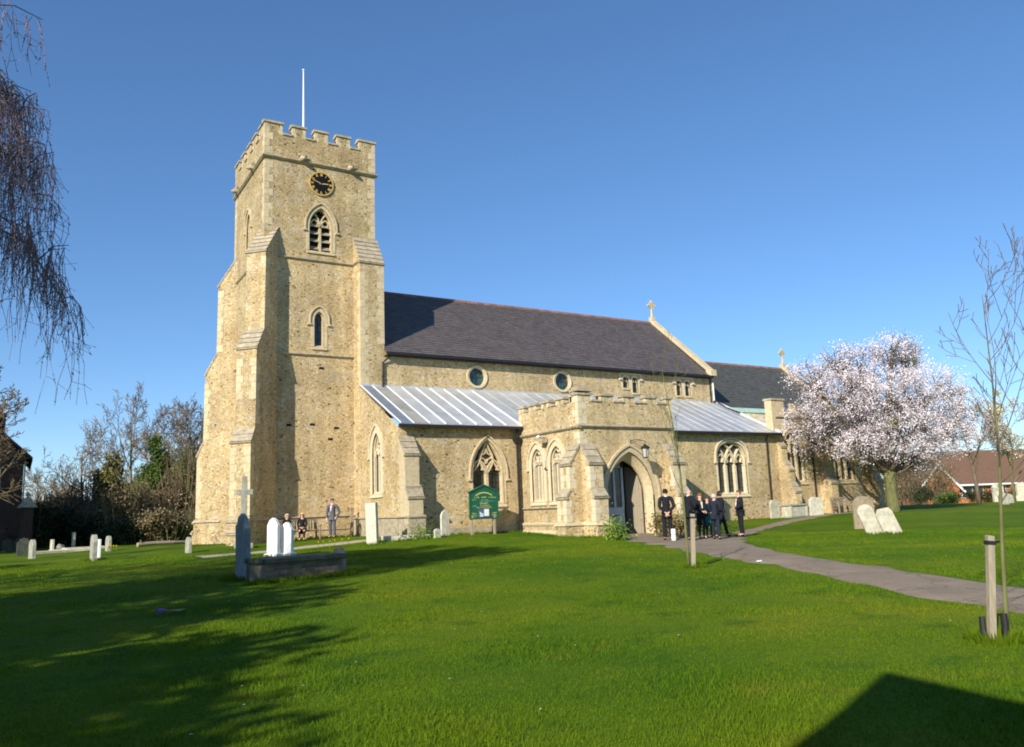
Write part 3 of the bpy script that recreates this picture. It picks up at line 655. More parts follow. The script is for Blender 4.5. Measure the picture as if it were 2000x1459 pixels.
m = MB(); m.box((39.35, YA, 6.2), (KX, YA+.35, 6.55)); m.build('parapet', M_WARM, CH)
merlon_row(CH, AS, [(40.1, 40.9), (41.6, 42.4), (43.1, 43.9), (44.6, 45.4), (46.1, 47.6)], 6.552, 6.95, 0, .35, M_WARM)
m = MB(); m.box((XE-.22, YA-.02, 5.2), (39.2, YA+.5, 7.2)); pb = m.build('parapet_block', M_STONE, CH)
m = MB(); m.box((XE-.27, YA-.08, 7.2), (39.26, YA+.56, 7.31)); m.build('coping', M_STONEG, pb)
buttress(CH, (38.56, YA, 0), (0, -1, 0), (1, 0, 0), .23, [(1.05, -.3), (1.05, 1.75), (.72, 2.3), (.72, 3.0), (.30, 3.6), (.30, 4.4), (0, 4.7), (-.2, 4.7), (-.2, -.3)], M_PORCH)
buttress(CH, (42.15, YA, 0), (0, -1, 0), (1, 0, 0), .3, [(.8, -.3), (.8, 2.2), (.5, 2.7), (.5, 4.2), (0, 4.8), (-.2, 4.8), (-.2, -.3)], M_WARM)
buttress(CH, (46.6, YA, 0), (0, -1, 0), (1, 0, 0), .3, [(.8, -.3), (.8, 2.2), (.5, 2.7), (.5, 4.2), (0, 4.8), (-.2, 4.8), (-.2, -.3)], M_WARM)
# porch ----------------------------------------------------------------
PS, PW = FS(PY), FW(PX0)
dr = (23.06, 1.33, .0, 1.75, 3.66)
wall('porch_wall', PS, [(PX0, -.3), (PX1, -.3), (PX1, 4.72), (PX0, 4.72)], [arch(dr[0], dr[1], -.3, dr[3], dr[4], 14)], M_PORCH, CH, .12)
pw = [(31.38, .50, 1.62, 3.35, 4.05), (29.82, .50, 1.62, 3.35, 4.05)]
wall('porch_wall', PW, [(PY, -.3), (YA, -.3), (YA, 4.72), (PY, 4.72)], [arch(*v) for v in pw], M_PORCH, CH)
wall('porch_wall', Fr((PX1, 0, 0), (0, 1, 0), (1, 0, 0)), [(PY, -.3), (YA, -.3), (YA, 4.72), (PY, 4.72)], [], M_PORCH, CH)
for v in pw: window(CH, PW, *v, 3, sur=.20, gd=.26, tracery='cross', zl=3.25, mw=.10, stone=M_PALE, bars=0, sill=True)
m = MB(); m.box((PX0-.02, PY-.02, 4.72), (PX1+.02, PY+.36, 5.84)); m.box((PX0-.02, PY+.36, 4.72), (PX0+.34, YA, 5.84)); m.box((PX1-.34, PY+.36, 4.72), (PX1+.02, YA, 5.84)); m.build('parapet', M_PORCH, CH)
m = MB(); m.box((PX0+.34, PY+.36, 4.7), (PX1-.34, YA, 4.82)); m.build('porch_ceiling', M_DARK, CH)
merlon_row(CH, PS, [(PX0-.02, 21.08), (21.66, 22.32), (22.92, 23.55), (24.20, 24.84), (25.41, PX1+.02)], 5.842, 6.10, 0, .36, M_PORCH, coph=.16, proud=.02)
merlon_row(CH, PW, [(PY+.36, 28.6), (29.05, 29.66), (30.22, 30.84), (31.30, 31.93), (32.34, YA-.02)], 5.842, 6.06, 0, .36, M_PORCH, coph=.16, proud=.02)
m = MB(); m.box((PX0-.10, PY-.10, 6.27), (21.2, PY+.5, 6.36)); m.box((PX0-.04, PY-.04, 6.36), (21.0, PY+.4, 6.46)); m.build('corner_capstone', M_STONEG, CH)
string_course(CH, PS, PX0-.02, PX1+.02, 4.76, .17, .13, e0=.1, mat=M_STONEG); string_course(CH, PW, PY-.02, YA, 4.74, .17, .13, e0=.1)
string_course(CH, PW, PY+.5, YA, 1.34, .12, .10)
m = MB(); m.box((PX0-.10, PY+.3, -.3), (PX0, YA, .56)); m.box((PX0, PY-.10, -.3), (dr[0]-dr[1]-.22, PY, .56)); m.build('plinth', M_PORCH, CH)
string_course(CH, FW(PX0-.1), PY+.3, YA, .62, .16, .06, mat=M_STONE)
m = MB(); m.box((PX0-.14, PY+.3, -.3), (PX0-.1, YA, .34)); m.build('plinth_footing', M_PALE, CH)
quoins(CH, (PX0-.02, PY-.02), (1, 0), (0, 1), 4.86, 6.2, .31, .44, .2, mat=M_PALE); quoins(CH, (PX1+.02, PY-.02), (-1, 0), (0, 1), 4.86, 5.8, .31, .32, .2)
quoins(CH, (PX0, PY), (1, 0), (0, 1), 3.9, 4.6, .31, .4, .2, mat=M_PALE); quoins(CH, (PX1, PY), (-1, 0), (0, 1), 3.9, 4.6, .31, .32, .2)
quoins(CH, (PX0-.02, YA-.02), (0, -1), (1, 0), 4.86, 5.8, .31, .3, .2)
pprof = [(.92, -.3), (.92, .56), (.86, .66), (.86, 1.72), (.62, 2.06), (.62, 3.12), (0, 4.0), (-.2, 4.0), (-.2, -.3)]
for o_, od, sd_, h_ in (((PX0+.33, PY, 0), (0, -1, 0), (1, 0, 0), .33), ((PX0, PY+.33, 0), (-1, 0, 0), (0, 1, 0), .33), ((PX1-.33, PY, 0), (0, -1, 0), (1, 0, 0), .33)):
    b = buttress(CH, o_, od, sd_, h_, pprof, M_PORCH)
    odv = Vector(od); sv = Vector(sd_)
    for out, z0, z1 in ((.62, 2.1, 3.0), (.86, .72, 1.62)):
        for sg in (-1, 1):
            q = Vector(o_)+odv*out+sv*sg*h_
            quoins(b, (q.x, q.y), (-odv.x, -odv.y), (-sg*sv.x, -sg*sv.y), z0, z1+.3*0, .3, .3, .22, mat=M_PALE if sg < 0 or od[0] < 0 else M_STONE)
    m = MB(); e = Vector(o_); hh = h_+.05
    m.hexa([e+odv*a+sv*c for a, c in ((-.0, -hh), (1.0, -hh), (1.0, hh), (-.0, hh))], [e+odv*a+sv*c+Vector((0, 0, .56)) for a, c in ((-.0, -hh), (1.0, -hh), (1.0, hh), (-.0, hh))])
    m.build('plinth', M_PORCH, b)
    m = MB(); m.hexa([e+odv*a+sv*c+Vector((0, 0, .562)) for a, c in ((-.0, -hh-.05), (1.06, -hh-.05), (1.06, hh+.05), (-.0, hh+.05))], [e+odv*a+sv*c+Vector((0, 0, .70)) for a, c in ((-.0, -hh), (.90, -hh), (.90, hh), (-.0, hh))]); m.build('plinth_course', M_STONE, b)
# doorway: moulded arch orders, splay, screen door, plank door
m = MB(); A = arch(dr[0], dr[1], -.3, dr[3], dr[4], 14); B = arch(dr[0], dr[1]+.20, -.3, dr[3], dr[4]+.24, 14); ring(m, PS, A, B, -.1, .02); dw = m.build('door_arch', M_STONE, CH)
m = MB(); A2 = arch(dr[0], 1.13, -.3, 1.76, 3.30, 14)
for i in range(len(A)-1): m.quad(PS(*A[i], -.10), PS(*A[i+1], -.10), PS(*A2[i+1], -.40), PS(*A2[i], -.40))
m.build('door_splay', M_STONE, dw)
m = MB(); ring(m, PS, A2, arch(dr[0], 1.40, -.3, 1.78, 3.75, 14), -.52, -.41); m.build('inner_order', M_STONE, dw)
m = MB(); zt = dr[3]-.2; ring(m, PS, arch(dr[0], dr[1]+.21, zt, dr[3], dr[4]+.25, 14), arch(dr[0], dr[1]+.30, zt, dr[3], dr[4]+.36, 14), -.02, .09); m.build('hood_mould', M_STONE, dw)
m = MB(); m.box((PX0+.4, PY+.75, .0), (PX1-.3, YA-.05, .06)); m.build('porch_floor', M_STONEG, CH)
m = MB(); DP = FS(PY+.9)
fr = 21.95; m.hexa([DP(fr, 0), DP(23.35, 0), DP(23.35, 1.25), DP(fr, 1.25)], [DP(fr, 0, -.07), DP(23.35, 0, -.07), DP(23.35, 1.25, -.07), DP(fr, 1.25, -.07)])
for a in (fr, fr+.42, fr+.84, 23.25): m.hexa([DP(a, 1.25), DP(a+.12, 1.25), DP(a+.12, 3.3), DP(a, 3.3)], [DP(a, 1.25, -.07), DP(a+.12, 1.25, -.07), DP(a+.12, 3.3, -.07), DP(a, 3.3, -.07)])
m.hexa([DP(fr, 3.0), DP(23.35, 3.0), DP(23.35, 3.5), DP(fr, 3.5)], [DP(fr, 3.0, -.068), DP(23.35, 3.0, -.068), DP(23.35, 3.5, -.068), DP(fr, 3.5, -.068)])
d = m.build('screen_door', M_DOORP, CH)
for z in (.85, .42): 
    m = MB(); m.hexa([DP(fr+.12, z, .012), DP(23.1, z, .012), DP(23.1, z+.06, .012), DP(fr+.12, z+.06, .012)], [DP(fr+.12, z, .0), DP(23.1, z, .0), DP(23.1, z+.06, .0), DP(fr+.12, z+.06, .0)]); m.build('rail', M_BLACK, d)
m = MB(); m.quad(DP(fr, 1.25, -.05), DP(23.35, 1.25, -.05), DP(23.35, 3.0, -.05), DP(fr, 3.0, -.05)); m.build('pane', M_GLASS, d)
# plank leaf standing open against the right jamb
hx, hy = 24.10, PY+.54; th = R(99); dvx, dvy = math.cos(th), math.sin(th)
pd = thing('door_leaf', 'x', 'x'); 
for k_ in ('label', 'category'): del pd[k_]
pd.parent = CH; pd.location = -Vector(CH['wo']); pd['kindless'] = 1; del pd['kindless']
n = 6; Wd = .98
for k in range(n):
    a0, a1 = Wd*k/n+.006, Wd*(k+1)/n-.006; top = lambda a: 1.80+1.30*math.sqrt(max(0, 1-((1-a)/1.02)**2))
    m = MB(); z0 = .06
    P = lambda a, z, t: (hx+dvx*a+dvy*t, hy+dvy*a-dvx*t, z)
    m.hexa([P(a0, z0, 0), P(a1, z0, 0), P(a1, top(a1), 0), P(a0, top(a0), 0)], [P(a0, z0, .05), P(a1, z0, .05), P(a1, top(a1), .05), P(a0, top(a0), .05)])
    m.build('plank', M_STAKE, pd)
# rain water goods
def pipe(pts, r=.05, name='downpipe', hopper=None, parent=CH):
    m = MB(); m.tube(pts, r, 8); o = m.build(name, M_BLACK, parent)
    if hopper:
        m = MB(); x, y, z = hopper; m.hexa([(x-.10, y-.10, z-.22), (x+.10, y-.10, z-.22), (x+.10, y+.10, z-.22), (x-.10, y+.10, z-.22)], [(x-.2, y-.17, z), (x+.2, y-.17, z), (x+.2, y+.15, z), (x-.2, y+.15, z)]); m.build('hopper', M_BLACK, o)
    z = pts[-1][2]+.5; x, y = pts[-1][0], pts[-1][1]
    while z < pts[-2][2]-.3:
        m = MB(); m.lathe((x, y, z), [(r+.018, 0), (r+.018, .07)], 8); m.build('pipe_collar', M_BLACK, o); z += 1.4
    return o
pipe([(20.16, 32.6, 5.1), (20.16, 32.66, 4.6), (20.16, 32.68, 4.4), (20.18, 32.68, .3)], .065, hopper=(20.16, 32.66, 4.62))
pipe([(15.62, 37.1, 9.3), (15.60, 37.25, 9.1), (15.33, 37.34, 8.85), (15.30, 37.34, 7.6)], .05)
pipe([(37.35, 32.6, 5.1), (37.35, 32.74, 4.85), (37.35, 32.76, .9), (37.35, 32.76, .35)], .05)
pipe([(41.3, 32.76, 5.2), (41.3, 32.74, 4.85), (41.3, 32.76, .9), (41.3, 32.76, .35)], .055)
pipe([(37.75, 37.1, 9.3), (37.80, 37.3, 9.1), (37.82, 37.36, 8.8), (37.82, 37.36, 7.65)], .05)
m = MB(); m.tube([(38.02, 37.3, 8.9), (38.02, 37.3, 7.75)], .05, 8); m.build('white_pipe', M_FLASH, CH)
m = MB(); m.tube([(38.02, 37.2, 7.75), (38.1, 36.4, 7.2), (38.25, 35.4, 6.75)], .045, 6); m.build('lead_pipe', M_BLACK, CH)
# lantern on its bracket above the porch door
ln = thing('porch_lantern', 'black iron lantern hanging from a scrolled bracket above the porch doorway', 'lantern', (23.4, 27.28, 3.34), 0)
m = MB(); m.tube([(-.2, .72, .60), (-.2, .72, .86)], .02, 5); m.tube([(-.2, .72, .80), (-.1, .4, .84), (0, 0, .74)], .014, 5); m.tube([(-.2, .72, .62), (-.15, .55, .72), (-.08, .3, .80)], .011, 5); m.tube([(0, 0, .76), (0, 0, .56)], .012, 5); m.build('bracket', M_BLACK, ln)
m = MB(); m.lathe((0, 0, 0), [(.24, .42), (.20, .47), (.06, .56), (.02, .60)], 6); m.build('lantern_cap', M_BLACK, ln)
m = MB(); m.lathe((0, 0, 0), [(.10, -.02), (.13, 0), (.13, .03)], 6)
for k in range(6):
    a = 2*PI*k/6; m.tube([(.12*math.cos(a), .12*math.sin(a), .02), (.17*math.cos(a), .17*math.sin(a), .43)], .010, 4)
m.build('lantern_frame', M_BLACK, ln)
m = MB(); m.lathe((0, 0, 0), [(.115, .03), (.160, .42)], 6); m.build('lantern_glass', simple('frosted_glass', (.45, .45, .42), .25, .1, 3, 0, .5), ln)
# floodlight and camera below the porch parapet
fl = thing('floodlight', 'small twin floodlight fixed under the parapet string of the porch west wall', 'light', (20.26, 30.6, 4.36))
m = MB(); m.box((-.02, -.08, .06), (.16, .08, .14)); m.tube([(.0, .0, .1), (-.08, .22, .16)], .02, 6); m.build('mounting_arm', M_BLACK, fl)
m = MB(); m.tube([(.0, .30, .22), (-.10, .34, .14)], [.07, .09], 10); m.build('white_lamp_head', M_WHITE, fl)
m = MB(); m.hexa([(-.16, -.20, -.14), (.10, -.20, -.10), (.10, .12, -.10), (-.16, .12, -.14)], [(-.20, -.22, .08), (.08, -.22, .12), (.08, .14, .12), (-.20, .14, .08)]); m.build('lamp_box', M_STONEG, fl)
# flagpole
fp = thing('flagpole', 'tall white flagpole rising bare from the tower roof', 'flagpole', (12.2, 40.6, 19.7))
m = MB(); m.tube([(0, 0, 0), (0, 0, 3), (-.02, 0, 5.8)], [.075, .06, .035], 8); m.build('pole', M_WHITE, fp)
m = MB(); m.lathe((-.02, 0, 5.8), [(.03, 0), (.075, .04), (.075, .08), (.02, .13)], 8); m.build('finial', M_WHITE, fp)
m = MB(); m.box((-.15, -.15, 0), (.15, .15, .5)); m.build('pole_base', M_STONEG, fp)
# ------------------------------------------------------------------ ground, paths
def grass_mat(name):
    m, t, b = newmat(name, .85, .06)
    p = pos(t); n1 = noise(t, p, .22, 5, .6); n2 = noise(t, p, 1.3, 5, .65); n3 = noise(t, p, 22, 4, .7)
    c = ramp(t, n1.outputs[0], [(.34, (.060, .122, .006)), (.52, (.092, .152, .006)), (.68, (.135, .172, .008))])
    c = mix(t, ramp(t, n2.outputs[0], [(.56, (0, 0, 0)), (.72, (.5,)*3)]), c, (.15, .15, .015))
    c = mix(t, ramp(t, n2.outputs[0], [(.30, (.75,)*3), (.46, (0, 0, 0))]), c, (.035, .09, .008))
    c = mix(t, 1.0, c, ramp(t, n3.outputs[0], [(.25, (.62,)*3), (.75, (1.3,)*3)]), 'MULTIPLY')
    t.link(c, b.inputs['Base Color']); bump(t, b, n3.outputs[0], .4, .03)
    return m
M_LAWN = grass_mat('lawn_grass')
def axis(lo, hi, flo, fhi, st):
    a = list(np.arange(flo, fhi+.01, st)); s = st; x = fhi
    while x < hi: s *= 1.18; x += s; a.append(x)
    s = st; x = flo
    while x > lo: s *= 1.18; x -= s; a.insert(0, x)
    return np.array(a)
gx = axis(-1500, 1500, -14, 50, .5); gy = axis(-300, 1800, -2, 48, .5)
X, Y = np.meshgrid(gx, gy, indexing='ij'); Z = G(X, Y)
Z = Z+.012*np.sin(X*2.1+Y*.7)*np.sin(Y*1.7-X*.4)*(np.hypot(X, Y) < 60)
me = bpy.data.meshes.new('lawn'); nx, ny = X.shape
vs = np.stack([X, Y, Z], -1).reshape(-1, 3); ii = np.arange(nx*ny).reshape(nx, ny)
fc = np.stack([ii[:-1, :-1], ii[1:, :-1], ii[1:, 1:], ii[:-1, 1:]], -1).reshape(-1, 4)
me.from_pydata(vs.tolist(), [], fc.tolist()); me.polygons.foreach_set('use_smooth', [True]*len(me.polygons)); me.update()
struct(add_obj('lawn', me, None, M_LAWN))
def resample(P, n):
    P = np.array(P, float); d = np.r_[0, np.cumsum(np.hypot(*np.diff(P, axis=0).T))]; t = np.linspace(0, d[-1], n)
    return np.stack([np.interp(t, d, P[:, 0]), np.interp(t, d, P[:, 1])], -1)
PATHS = []
def strip(name, A, B, n, mat, k=6, lift=.022):
    a, b = resample(A, n), resample(B, n)
    rng = np.random.default_rng(3); a = a+rng.normal(0, .045, a.shape); b = b+rng.normal(0, .045, b.shape)
    PATHS.append(np.vstack([a, b[::-1]])); m = MB()
    for i in range(n):
        for j in range(k+1):
            q = a[i]*(1-j/k)+b[i]*(j/k); m.v.append((q[0], q[1], g(*q)+lift-(.03 if j in (0, k) else 0)))
    for i in range(n-1):
        for j in range(k): c = i*(k+1)+j; m.f.append((c, c+1, c+k+2, c+k+1))
    return struct(m.build(name, mat, None, True))
def asphalt():
    m, t, b = newmat('path_asphalt', .9, .2); p = pos(t); n = noise(t, p, .8, 6, .7); n2 = noise(t, p, 60, 3, .7)
    c = ramp(t, n.outputs[0], [(.3, (.20, .155, .110)), (.7, (.32, .25, .18))])
    c = mix(t, 1.0, c, ramp(t, n2.outputs[0], [(.3, (.75,)*3), (.7, (1.25,)*3)]), 'MULTIPLY')
    cr = t.node('ShaderNodeTexVoronoi', feature='DISTANCE_TO_EDGE'); cr.inputs['Scale'].default_value = .55
    dn = noise(t, p, 2.5, 4, .7); ds = t.node('ShaderNodeVectorMath', operation='SCALE'); ds.inputs[3].default_value = .8; t.link(dn.outputs['Color'], ds.inputs[0])
    ad = t.node('ShaderNodeVectorMath', operation='ADD'); t.link(p, ad.inputs[0]); t.link(ds.outputs[0], ad.inputs[1]); t.link(ad.outputs[0], cr.inputs['Vector'])
    c = mix(t, ramp(t, cr.outputs['Distance'], [(.004, (.6,)*3), (.016, (0, 0, 0))]), c, (.09, .08, .05))
    gr = noise(t, p, 9, 3, .6); c = mix(t, ramp(t, gr.outputs[0], [(.64, (0, 0, 0)), (.70, (.5,)*3)]), c, (.38, .33, .25))
    t.link(c, b.inputs['Base Color']); bump(t, b, n2.outputs[0], .5, .01); return m
M_PATH = asphalt()
lowA = [(21.7, 28.6), (21.5, 27.2), (20.6, 26.4), (19.84, 25.11), (18.74, 23.44), (17.48, 20.19), (15.95, 17.05), (15.09, 15.14), (14.01, 12.55), (12.91, 10.35), (12.04, 8.67), (11.4, 7.38), (11.09, 6.46), (10.9, 5.7), (9.5, 2.4), (8, -3)]
upA = [(24.5, 28.6), (24.9, 27.5), (25.4, 26.2), (25.6, 25.0), (22.43, 20.97), (19.48, 17.98), (18.12, 16.36), (17.31, 15.11), (16.53, 13.81), (15.88, 12.69), (15.07, 10.79), (14.31, 9.21), (13.72, 7.93), (13.35, 6.93), (12.3, 4), (10.4, -3)]
strip('path', lowA, upA, 70, M_PATH)
strip('path', [(22.43, 20.97), (26.14, 23.93), (29.4, 26.14), (32.75, 27.8), (37.09, 29.39), (40.87, 30.94), (48, 31.5)], [(25.6, 25.0), (27.8, 26.19), (31.34, 28.17), (34.88, 29.59), (39.25, 31.08), (42.11, 31.87), (48, 32.3)], 50, M_PATH, lift=.026)
M_GRAVEL = simple('pale_gravel', (.42, .36, .25), .95, .2, 20, .4)
strip('footpath', [(5.5, 30.2), (7.2, 30.6), (9.9, 31.9), (12.2, 32.3), (13.2, 32.2)], [(5.5, 31.5), (7.5, 31.9), (10.1, 33.0), (12.3, 33.2), (13.2, 33.0)], 26, M_GRAVEL)

# grass blades: nearest lawn only
def inpoly(P, poly):
    x, y = P[:, 0], P[:, 1]; c = np.zeros(len(P), bool); n = len(poly)
    for i in range(n):
        x0, y0 = poly[i]; x1, y1 = poly[(i+1) % n]
        k = ((y0 > y) != (y1 > y)); c ^= k & (x < (x1-x0)*(y-y0)/((y1-y0) if y1 != y0 else 1e-9)+x0)
    return c
def blades(name, N, r0, r1, hgt, wid, mat, fall=1.0):
    """loose blade triangles spread over the lawn in view, thinning with distance"""
    u = RNG.random(N); r = (r0**(2-fall)+(r1**(2-fall)-r0**(2-fall))*u)**(1/(2-fall)) if fall != 2 else r0*(r1/r0)**u
    az = RNG.uniform(R(-4), R(68), N); P = np.stack([r*np.sin(az), r*np.cos(az)], -1)
    keep = np.ones(N, bool)
    for poly in PATHS: keep &= ~inpoly(P, poly)
    P = P[keep]; n = len(P); z = G(P[:, 0], P[:, 1])
    z = z+.012*np.sin(P[:, 0]*2.1+P[:, 1]*.7)*np.sin(P[:, 1]*1.7-P[:, 0]*.4)
    cl = .5+.5*np.sin(P[:, 0]*1.3+2*np.sin(P[:, 1]*.9))*np.sin(P[:, 1]*1.1+1.7*np.sin(P[:, 0]*.7))
    h = hgt*RNG.uniform(.5, 1.15, n)*(.55+1.0*cl**2); w = wid*RNG.uniform(.7, 1.3, n)*(1+np.hypot(P[:, 0], P[:, 1])/14)
    a = RNG.uniform(0, 2*PI, n); la = RNG.uniform(0, 2*PI, n); le = h*RNG.uniform(.1, .9, n)
    F = np.zeros((n, 3, 3))
    F[:, 0] = np.stack([P[:, 0]-w*np.cos(a), P[:, 1]-w*np.sin(a), z-.01], -1); F[:, 1] = np.stack([P[:, 0]+w*np.cos(a), P[:, 1]+w*np.sin(a), z-.01], -1)
    F[:, 2] = np.stack([P[:, 0]+le*np.cos(la), P[:, 1]+le*np.sin(la), z+h], -1)
    return stuff(quads_mesh(name, F, mat))
def blade_mat():
    m, t, b = newmat('grass_blades', .7, .08)
    p = pos(t); n1 = noise(t, p, .22, 5, .6); n2 = noise(t, p, 1.3, 5, .65)
    c = ramp(t, n1.outputs[0], [(.34, (.076, .155, .006)), (.52, (.116, .188, .007)), (.68, (.168, .210, .010))])
    c = mix(t, ramp(t, n2.outputs[0], [(.56, (0, 0, 0)), (.72, (.5,)*3)]), c, (.19, .19, .022))
    c = mix(t, ramp(t, n2.outputs[0], [(.30, (.75,)*3), (.46, (0, 0, 0))]), c, (.045, .115, .008))
    n3 = t.node('ShaderNodeTexWhiteNoise', noise_dimensions='3D'); sc = t.node('ShaderNodeVectorMath', operation='SNAP'); sc.inputs[1].default_value = (.02, .02, 10)
    t.link(p, sc.inputs[0]); t.link(sc.outputs[0], n3.inputs['Vector'])
    c = mix(t, 1.0, c, ramp(t, n3.outputs['Value'], [(0, (.88,)*3), (1, (1.12, 1.11, 1.08))]), 'MULTIPLY')
    t.link(c, b.inputs['Base Color']); b.inputs['Transmission Weight'].default_value = 0
    tr = t.node('ShaderNodeBsdfTranslucent'); t.link(c, tr.inputs[0]); mx = t.node('ShaderNodeMixShader'); mx.inputs[0].default_value = .2
    t.link(b.outputs[0], mx.inputs[1]); t.link(tr.outputs[0], mx.inputs[2]); t.link(mx.outputs[0], t.n['Material Output'].inputs[0]); return m
M_BLADE = blade_mat()
blades('grass', 420000, 4.2, 34, .038, .0030, M_BLADE, 1.35)

# ------------------------------------------------------------------ graves and stones
def head_outline(w, h, top):
    hw = w/2
    if top == 'round': return [(-hw, 0), (-hw, h-hw*.8)]+[(-hw*math.cos(t), h-hw*.8+hw*.8*math.sin(t)) for t in np.linspace(.15, PI-.15, 10)]+[(hw, h-hw*.8), (hw, 0)]
    if top == 'point': return [(-hw, 0), (-hw, h-hw*1.1), (-hw*.55, h-hw*.35), (0, h), (hw*.55, h-hw*.35), (hw, h-hw*1.1), (hw, 0)]
    if top == 'shoulder': return [(-hw, 0), (-hw, h-hw*.7), (-hw*.7, h-hw*.62), (-hw*.6, h-hw*.25), (0, h), (hw*.6, h-hw*.25), (hw*.7, h-hw*.62), (hw, h-hw*.7), (hw, 0)]
    if top == 'slant': return [(-hw, 0), (-hw, h-.18), (-hw*.5, h), (hw*.8, h-.06), (hw, h-.22), (hw, 0)]
    return [(-hw, 0), (-hw, h), (hw, h), (hw, 0)]
GM = dict(grey=simple('lichen_grey_stone', (.34, .33, .27), .9, .35, 6, .4), pale=simple('pale_lichen_stone', (.58, .54, .42), .9, .25, 6, .3), white=simple('white_marble', (.80, .79, .77), .5, .06, 3, .05), dark=simple('dark_mossy_stone', (.07, .08, .06), .9, .35, 7, .4), slate=simple('slate_headstone', (.23, .25, .26), .75, .25, 5, .2), lichen=simple('lichened_cream_stone', (.46, .43, .33), .9, .3, 5, .35), brown=simple('brown_sandstone', (.30, .24, .16), .9, .3, 6, .4))
def stone(label, x, y, w, h, t, rot, top='round', mat='grey', lean=(0, 0), name='headstone', group=None, sink=.12, plinth=False):
    o = thing(name, label, 'gravestone', (x, y, g(x, y)), R(rot), group); o.rotation_euler = (R(lean[0]), R(lean[1]), R(rot))
    m = MB(); q = head_outline(w, h+sink, top); m.hexa([(a, -t/2, z-sink) for a, z in q], [(a, t/2, z-sink) for a, z in q])
    m.build('slab', GM[mat], o, bevel=.008)
    if plinth: m = MB(); m.box((-w*.62, -t*1.1, -.1), (w*.62, t*1.1, .12)); m.build('base', GM[mat], o, bevel=.01)
    return o
# view direction at a place, for stones seen edge on
def edge_on(x, y, off=0): return math.degrees(math.atan2(y, x))+off
stone('grey lichened headstone leaning right, nearest the dark house corner', .68, 40.89, .7, .80, .14, edge_on(.68, 40.89, 12), 'round', 'grey', (0, 0), group=None).rotation_euler[1] = R(4)
stone('small pale headstone seen edge on beside the kerbed graves', 1.81, 52.6, .6, .62, .11, edge_on(1.8, 52.6, 10), 'flat', 'pale')
stone('tall pale post like headstone edge on at the thicket foot', 3.03, 55.9, .6, .95, .13, edge_on(3, 55.9, 8), 'flat', 'pale')
stone('tall grey headstone edge on, front one of the close pair', 2.48, 33.55, .7, .93, .15, edge_on(2.48, 33.55, 8), 'round', 'grey')
stone('thin pale headstone tucked behind the tall grey one', 2.86, 36.2, .6, .72, .08, edge_on(2.86, 36.2, 6), 'flat', 'white')
stone('grey headstone with yellow daffodils at its foot', 3.93, 44.64, .6, .72, .14, edge_on(3.93, 44.64, 14), 'round', 'grey')
stone('narrow grey headstone standing left of the tower buttress foot', 5.9, 34.6, .6, .62, .11, edge_on(5.9, 34.6, 14), 'round', 'grey')
stone('dark headstone leftmost of three in the house shade', -.32, 55.5, .5, .72, .12, 5, 'round', 'dark')
stone('dark headstone in the middle of three in house shade', .25, 54.6, .5, .70, .12, 5, 'round', 'dark')
stone('tallest dark headstone right of two smaller shaded ones', .41, 45.6, .6, .85, .12, 5, 'shoulder', 'dark')
stone('little pinkish block shaped memorial among the kerbed graves', 2.28, 53.9, .42, .34, .2, 0, 'slant', 'pale')
for i, (x, y, L, w_, rz, lb) in enumerate(((1.5, 47.5, 2.0, .9, 20, 'low kerbed grave edged with pale stone, nearest of the group'), (2.6, 48.8, 2.0, .9, 8, 'low kerbed grave edged with pale stone behind the nearest one'), (3.4, 52, 2.1, 1.0, 12, 'farther low kerbed grave under the tall pale headstone'))):
    o = thing('kerbed_grave', lb, 'grave', (x, y, g(x, y)), R(rz), 'kerbed graves by the thicket')
    for a, b in (((-L/2, -w_/2), (L/2, -w_/2+.12)), ((-L/2, w_/2-.12), (L/2, w_/2)), ((-L/2, -w_/2+.12), (-L/2+.12, w_/2-.12)), ((L/2-.12, -w_/2+.12), (L/2, w_/2-.12))):
        m = MB(); m.box((*a, -.05), (*b, .13)); m.build('kerb', GM['pale'], o, bevel=.01)
    m = MB(); m.box((-L/2+.12, -w_/2+.12, -.05), (L/2-.12, w_/2-.12, .07)); m.build('gravel_bed', M_GRAVEL, o)
o = thing('fallen_log', 'long pale fallen log lying in the grass before the thicket', 'log', (6.8, 47.5, g(6.8, 47.5)+.02), R(18))
m = MB(); m.tube([(-1.35, 0, .1), (-.4, .05, .13), (.6, -.02, .12), (1.3, .03, .1)], [.12, .11, .1, .08], 8); m.build('trunk', M_STAKE, o); m = MB(); m.tube([(-1.1, 0, .12), (-1.25, -.1, .32)], [.06, .03], 6); m.build('branch_stub', M_STAKE, o)
# grave front group
stone('tall dark slate headstone leaning at the end of the brick tomb', 4.60, 19.85, .85, 1.52, .10, edge_on(4.6, 19.8, 17), 'shoulder', 'slate').rotation_euler = (R(-2), R(-4), R(edge_on(4.6, 19.8, 17)))
stone('white pointed marble headstone, left of the pair behind the brick tomb', 7.45, 27.9, .46, 1.30, .14, -58, 'point', 'white', plinth=True)
stone('white pointed marble headstone, right and lower of the pair', 7.88, 27.8, .46, 1.14, .14, -58, 'point', 'white', plinth=True)
stone('tall pale weathered slab standing before the aisle west window', 12.2, 31.0, .50, 1.62, .16, -58, 'flat', 'pale').rotation_euler[1] = R(-2)
stone('pale pointed headstone in the aisle buttress shadow', 15.56, 31.3, .42, 1.12, .10, 10, 'point', 'pale')
stone('tiny pale footstone left of the pointed headstone', 14.9, 30.7, .30, .38, .10, 10, 'round', 'pale')
o = thing('ledger_slab', 'flat pale ledger slab lying on the grassy mound by aisle plinth', 'gravestone', (13.9, 31.6, g(13.9, 31.6)), R(-4))
m = MB(); m.box((-.95, -.38, -.1), (.95, .38, .16)); m.build('slab', GM['pale'], o, bevel=.02)
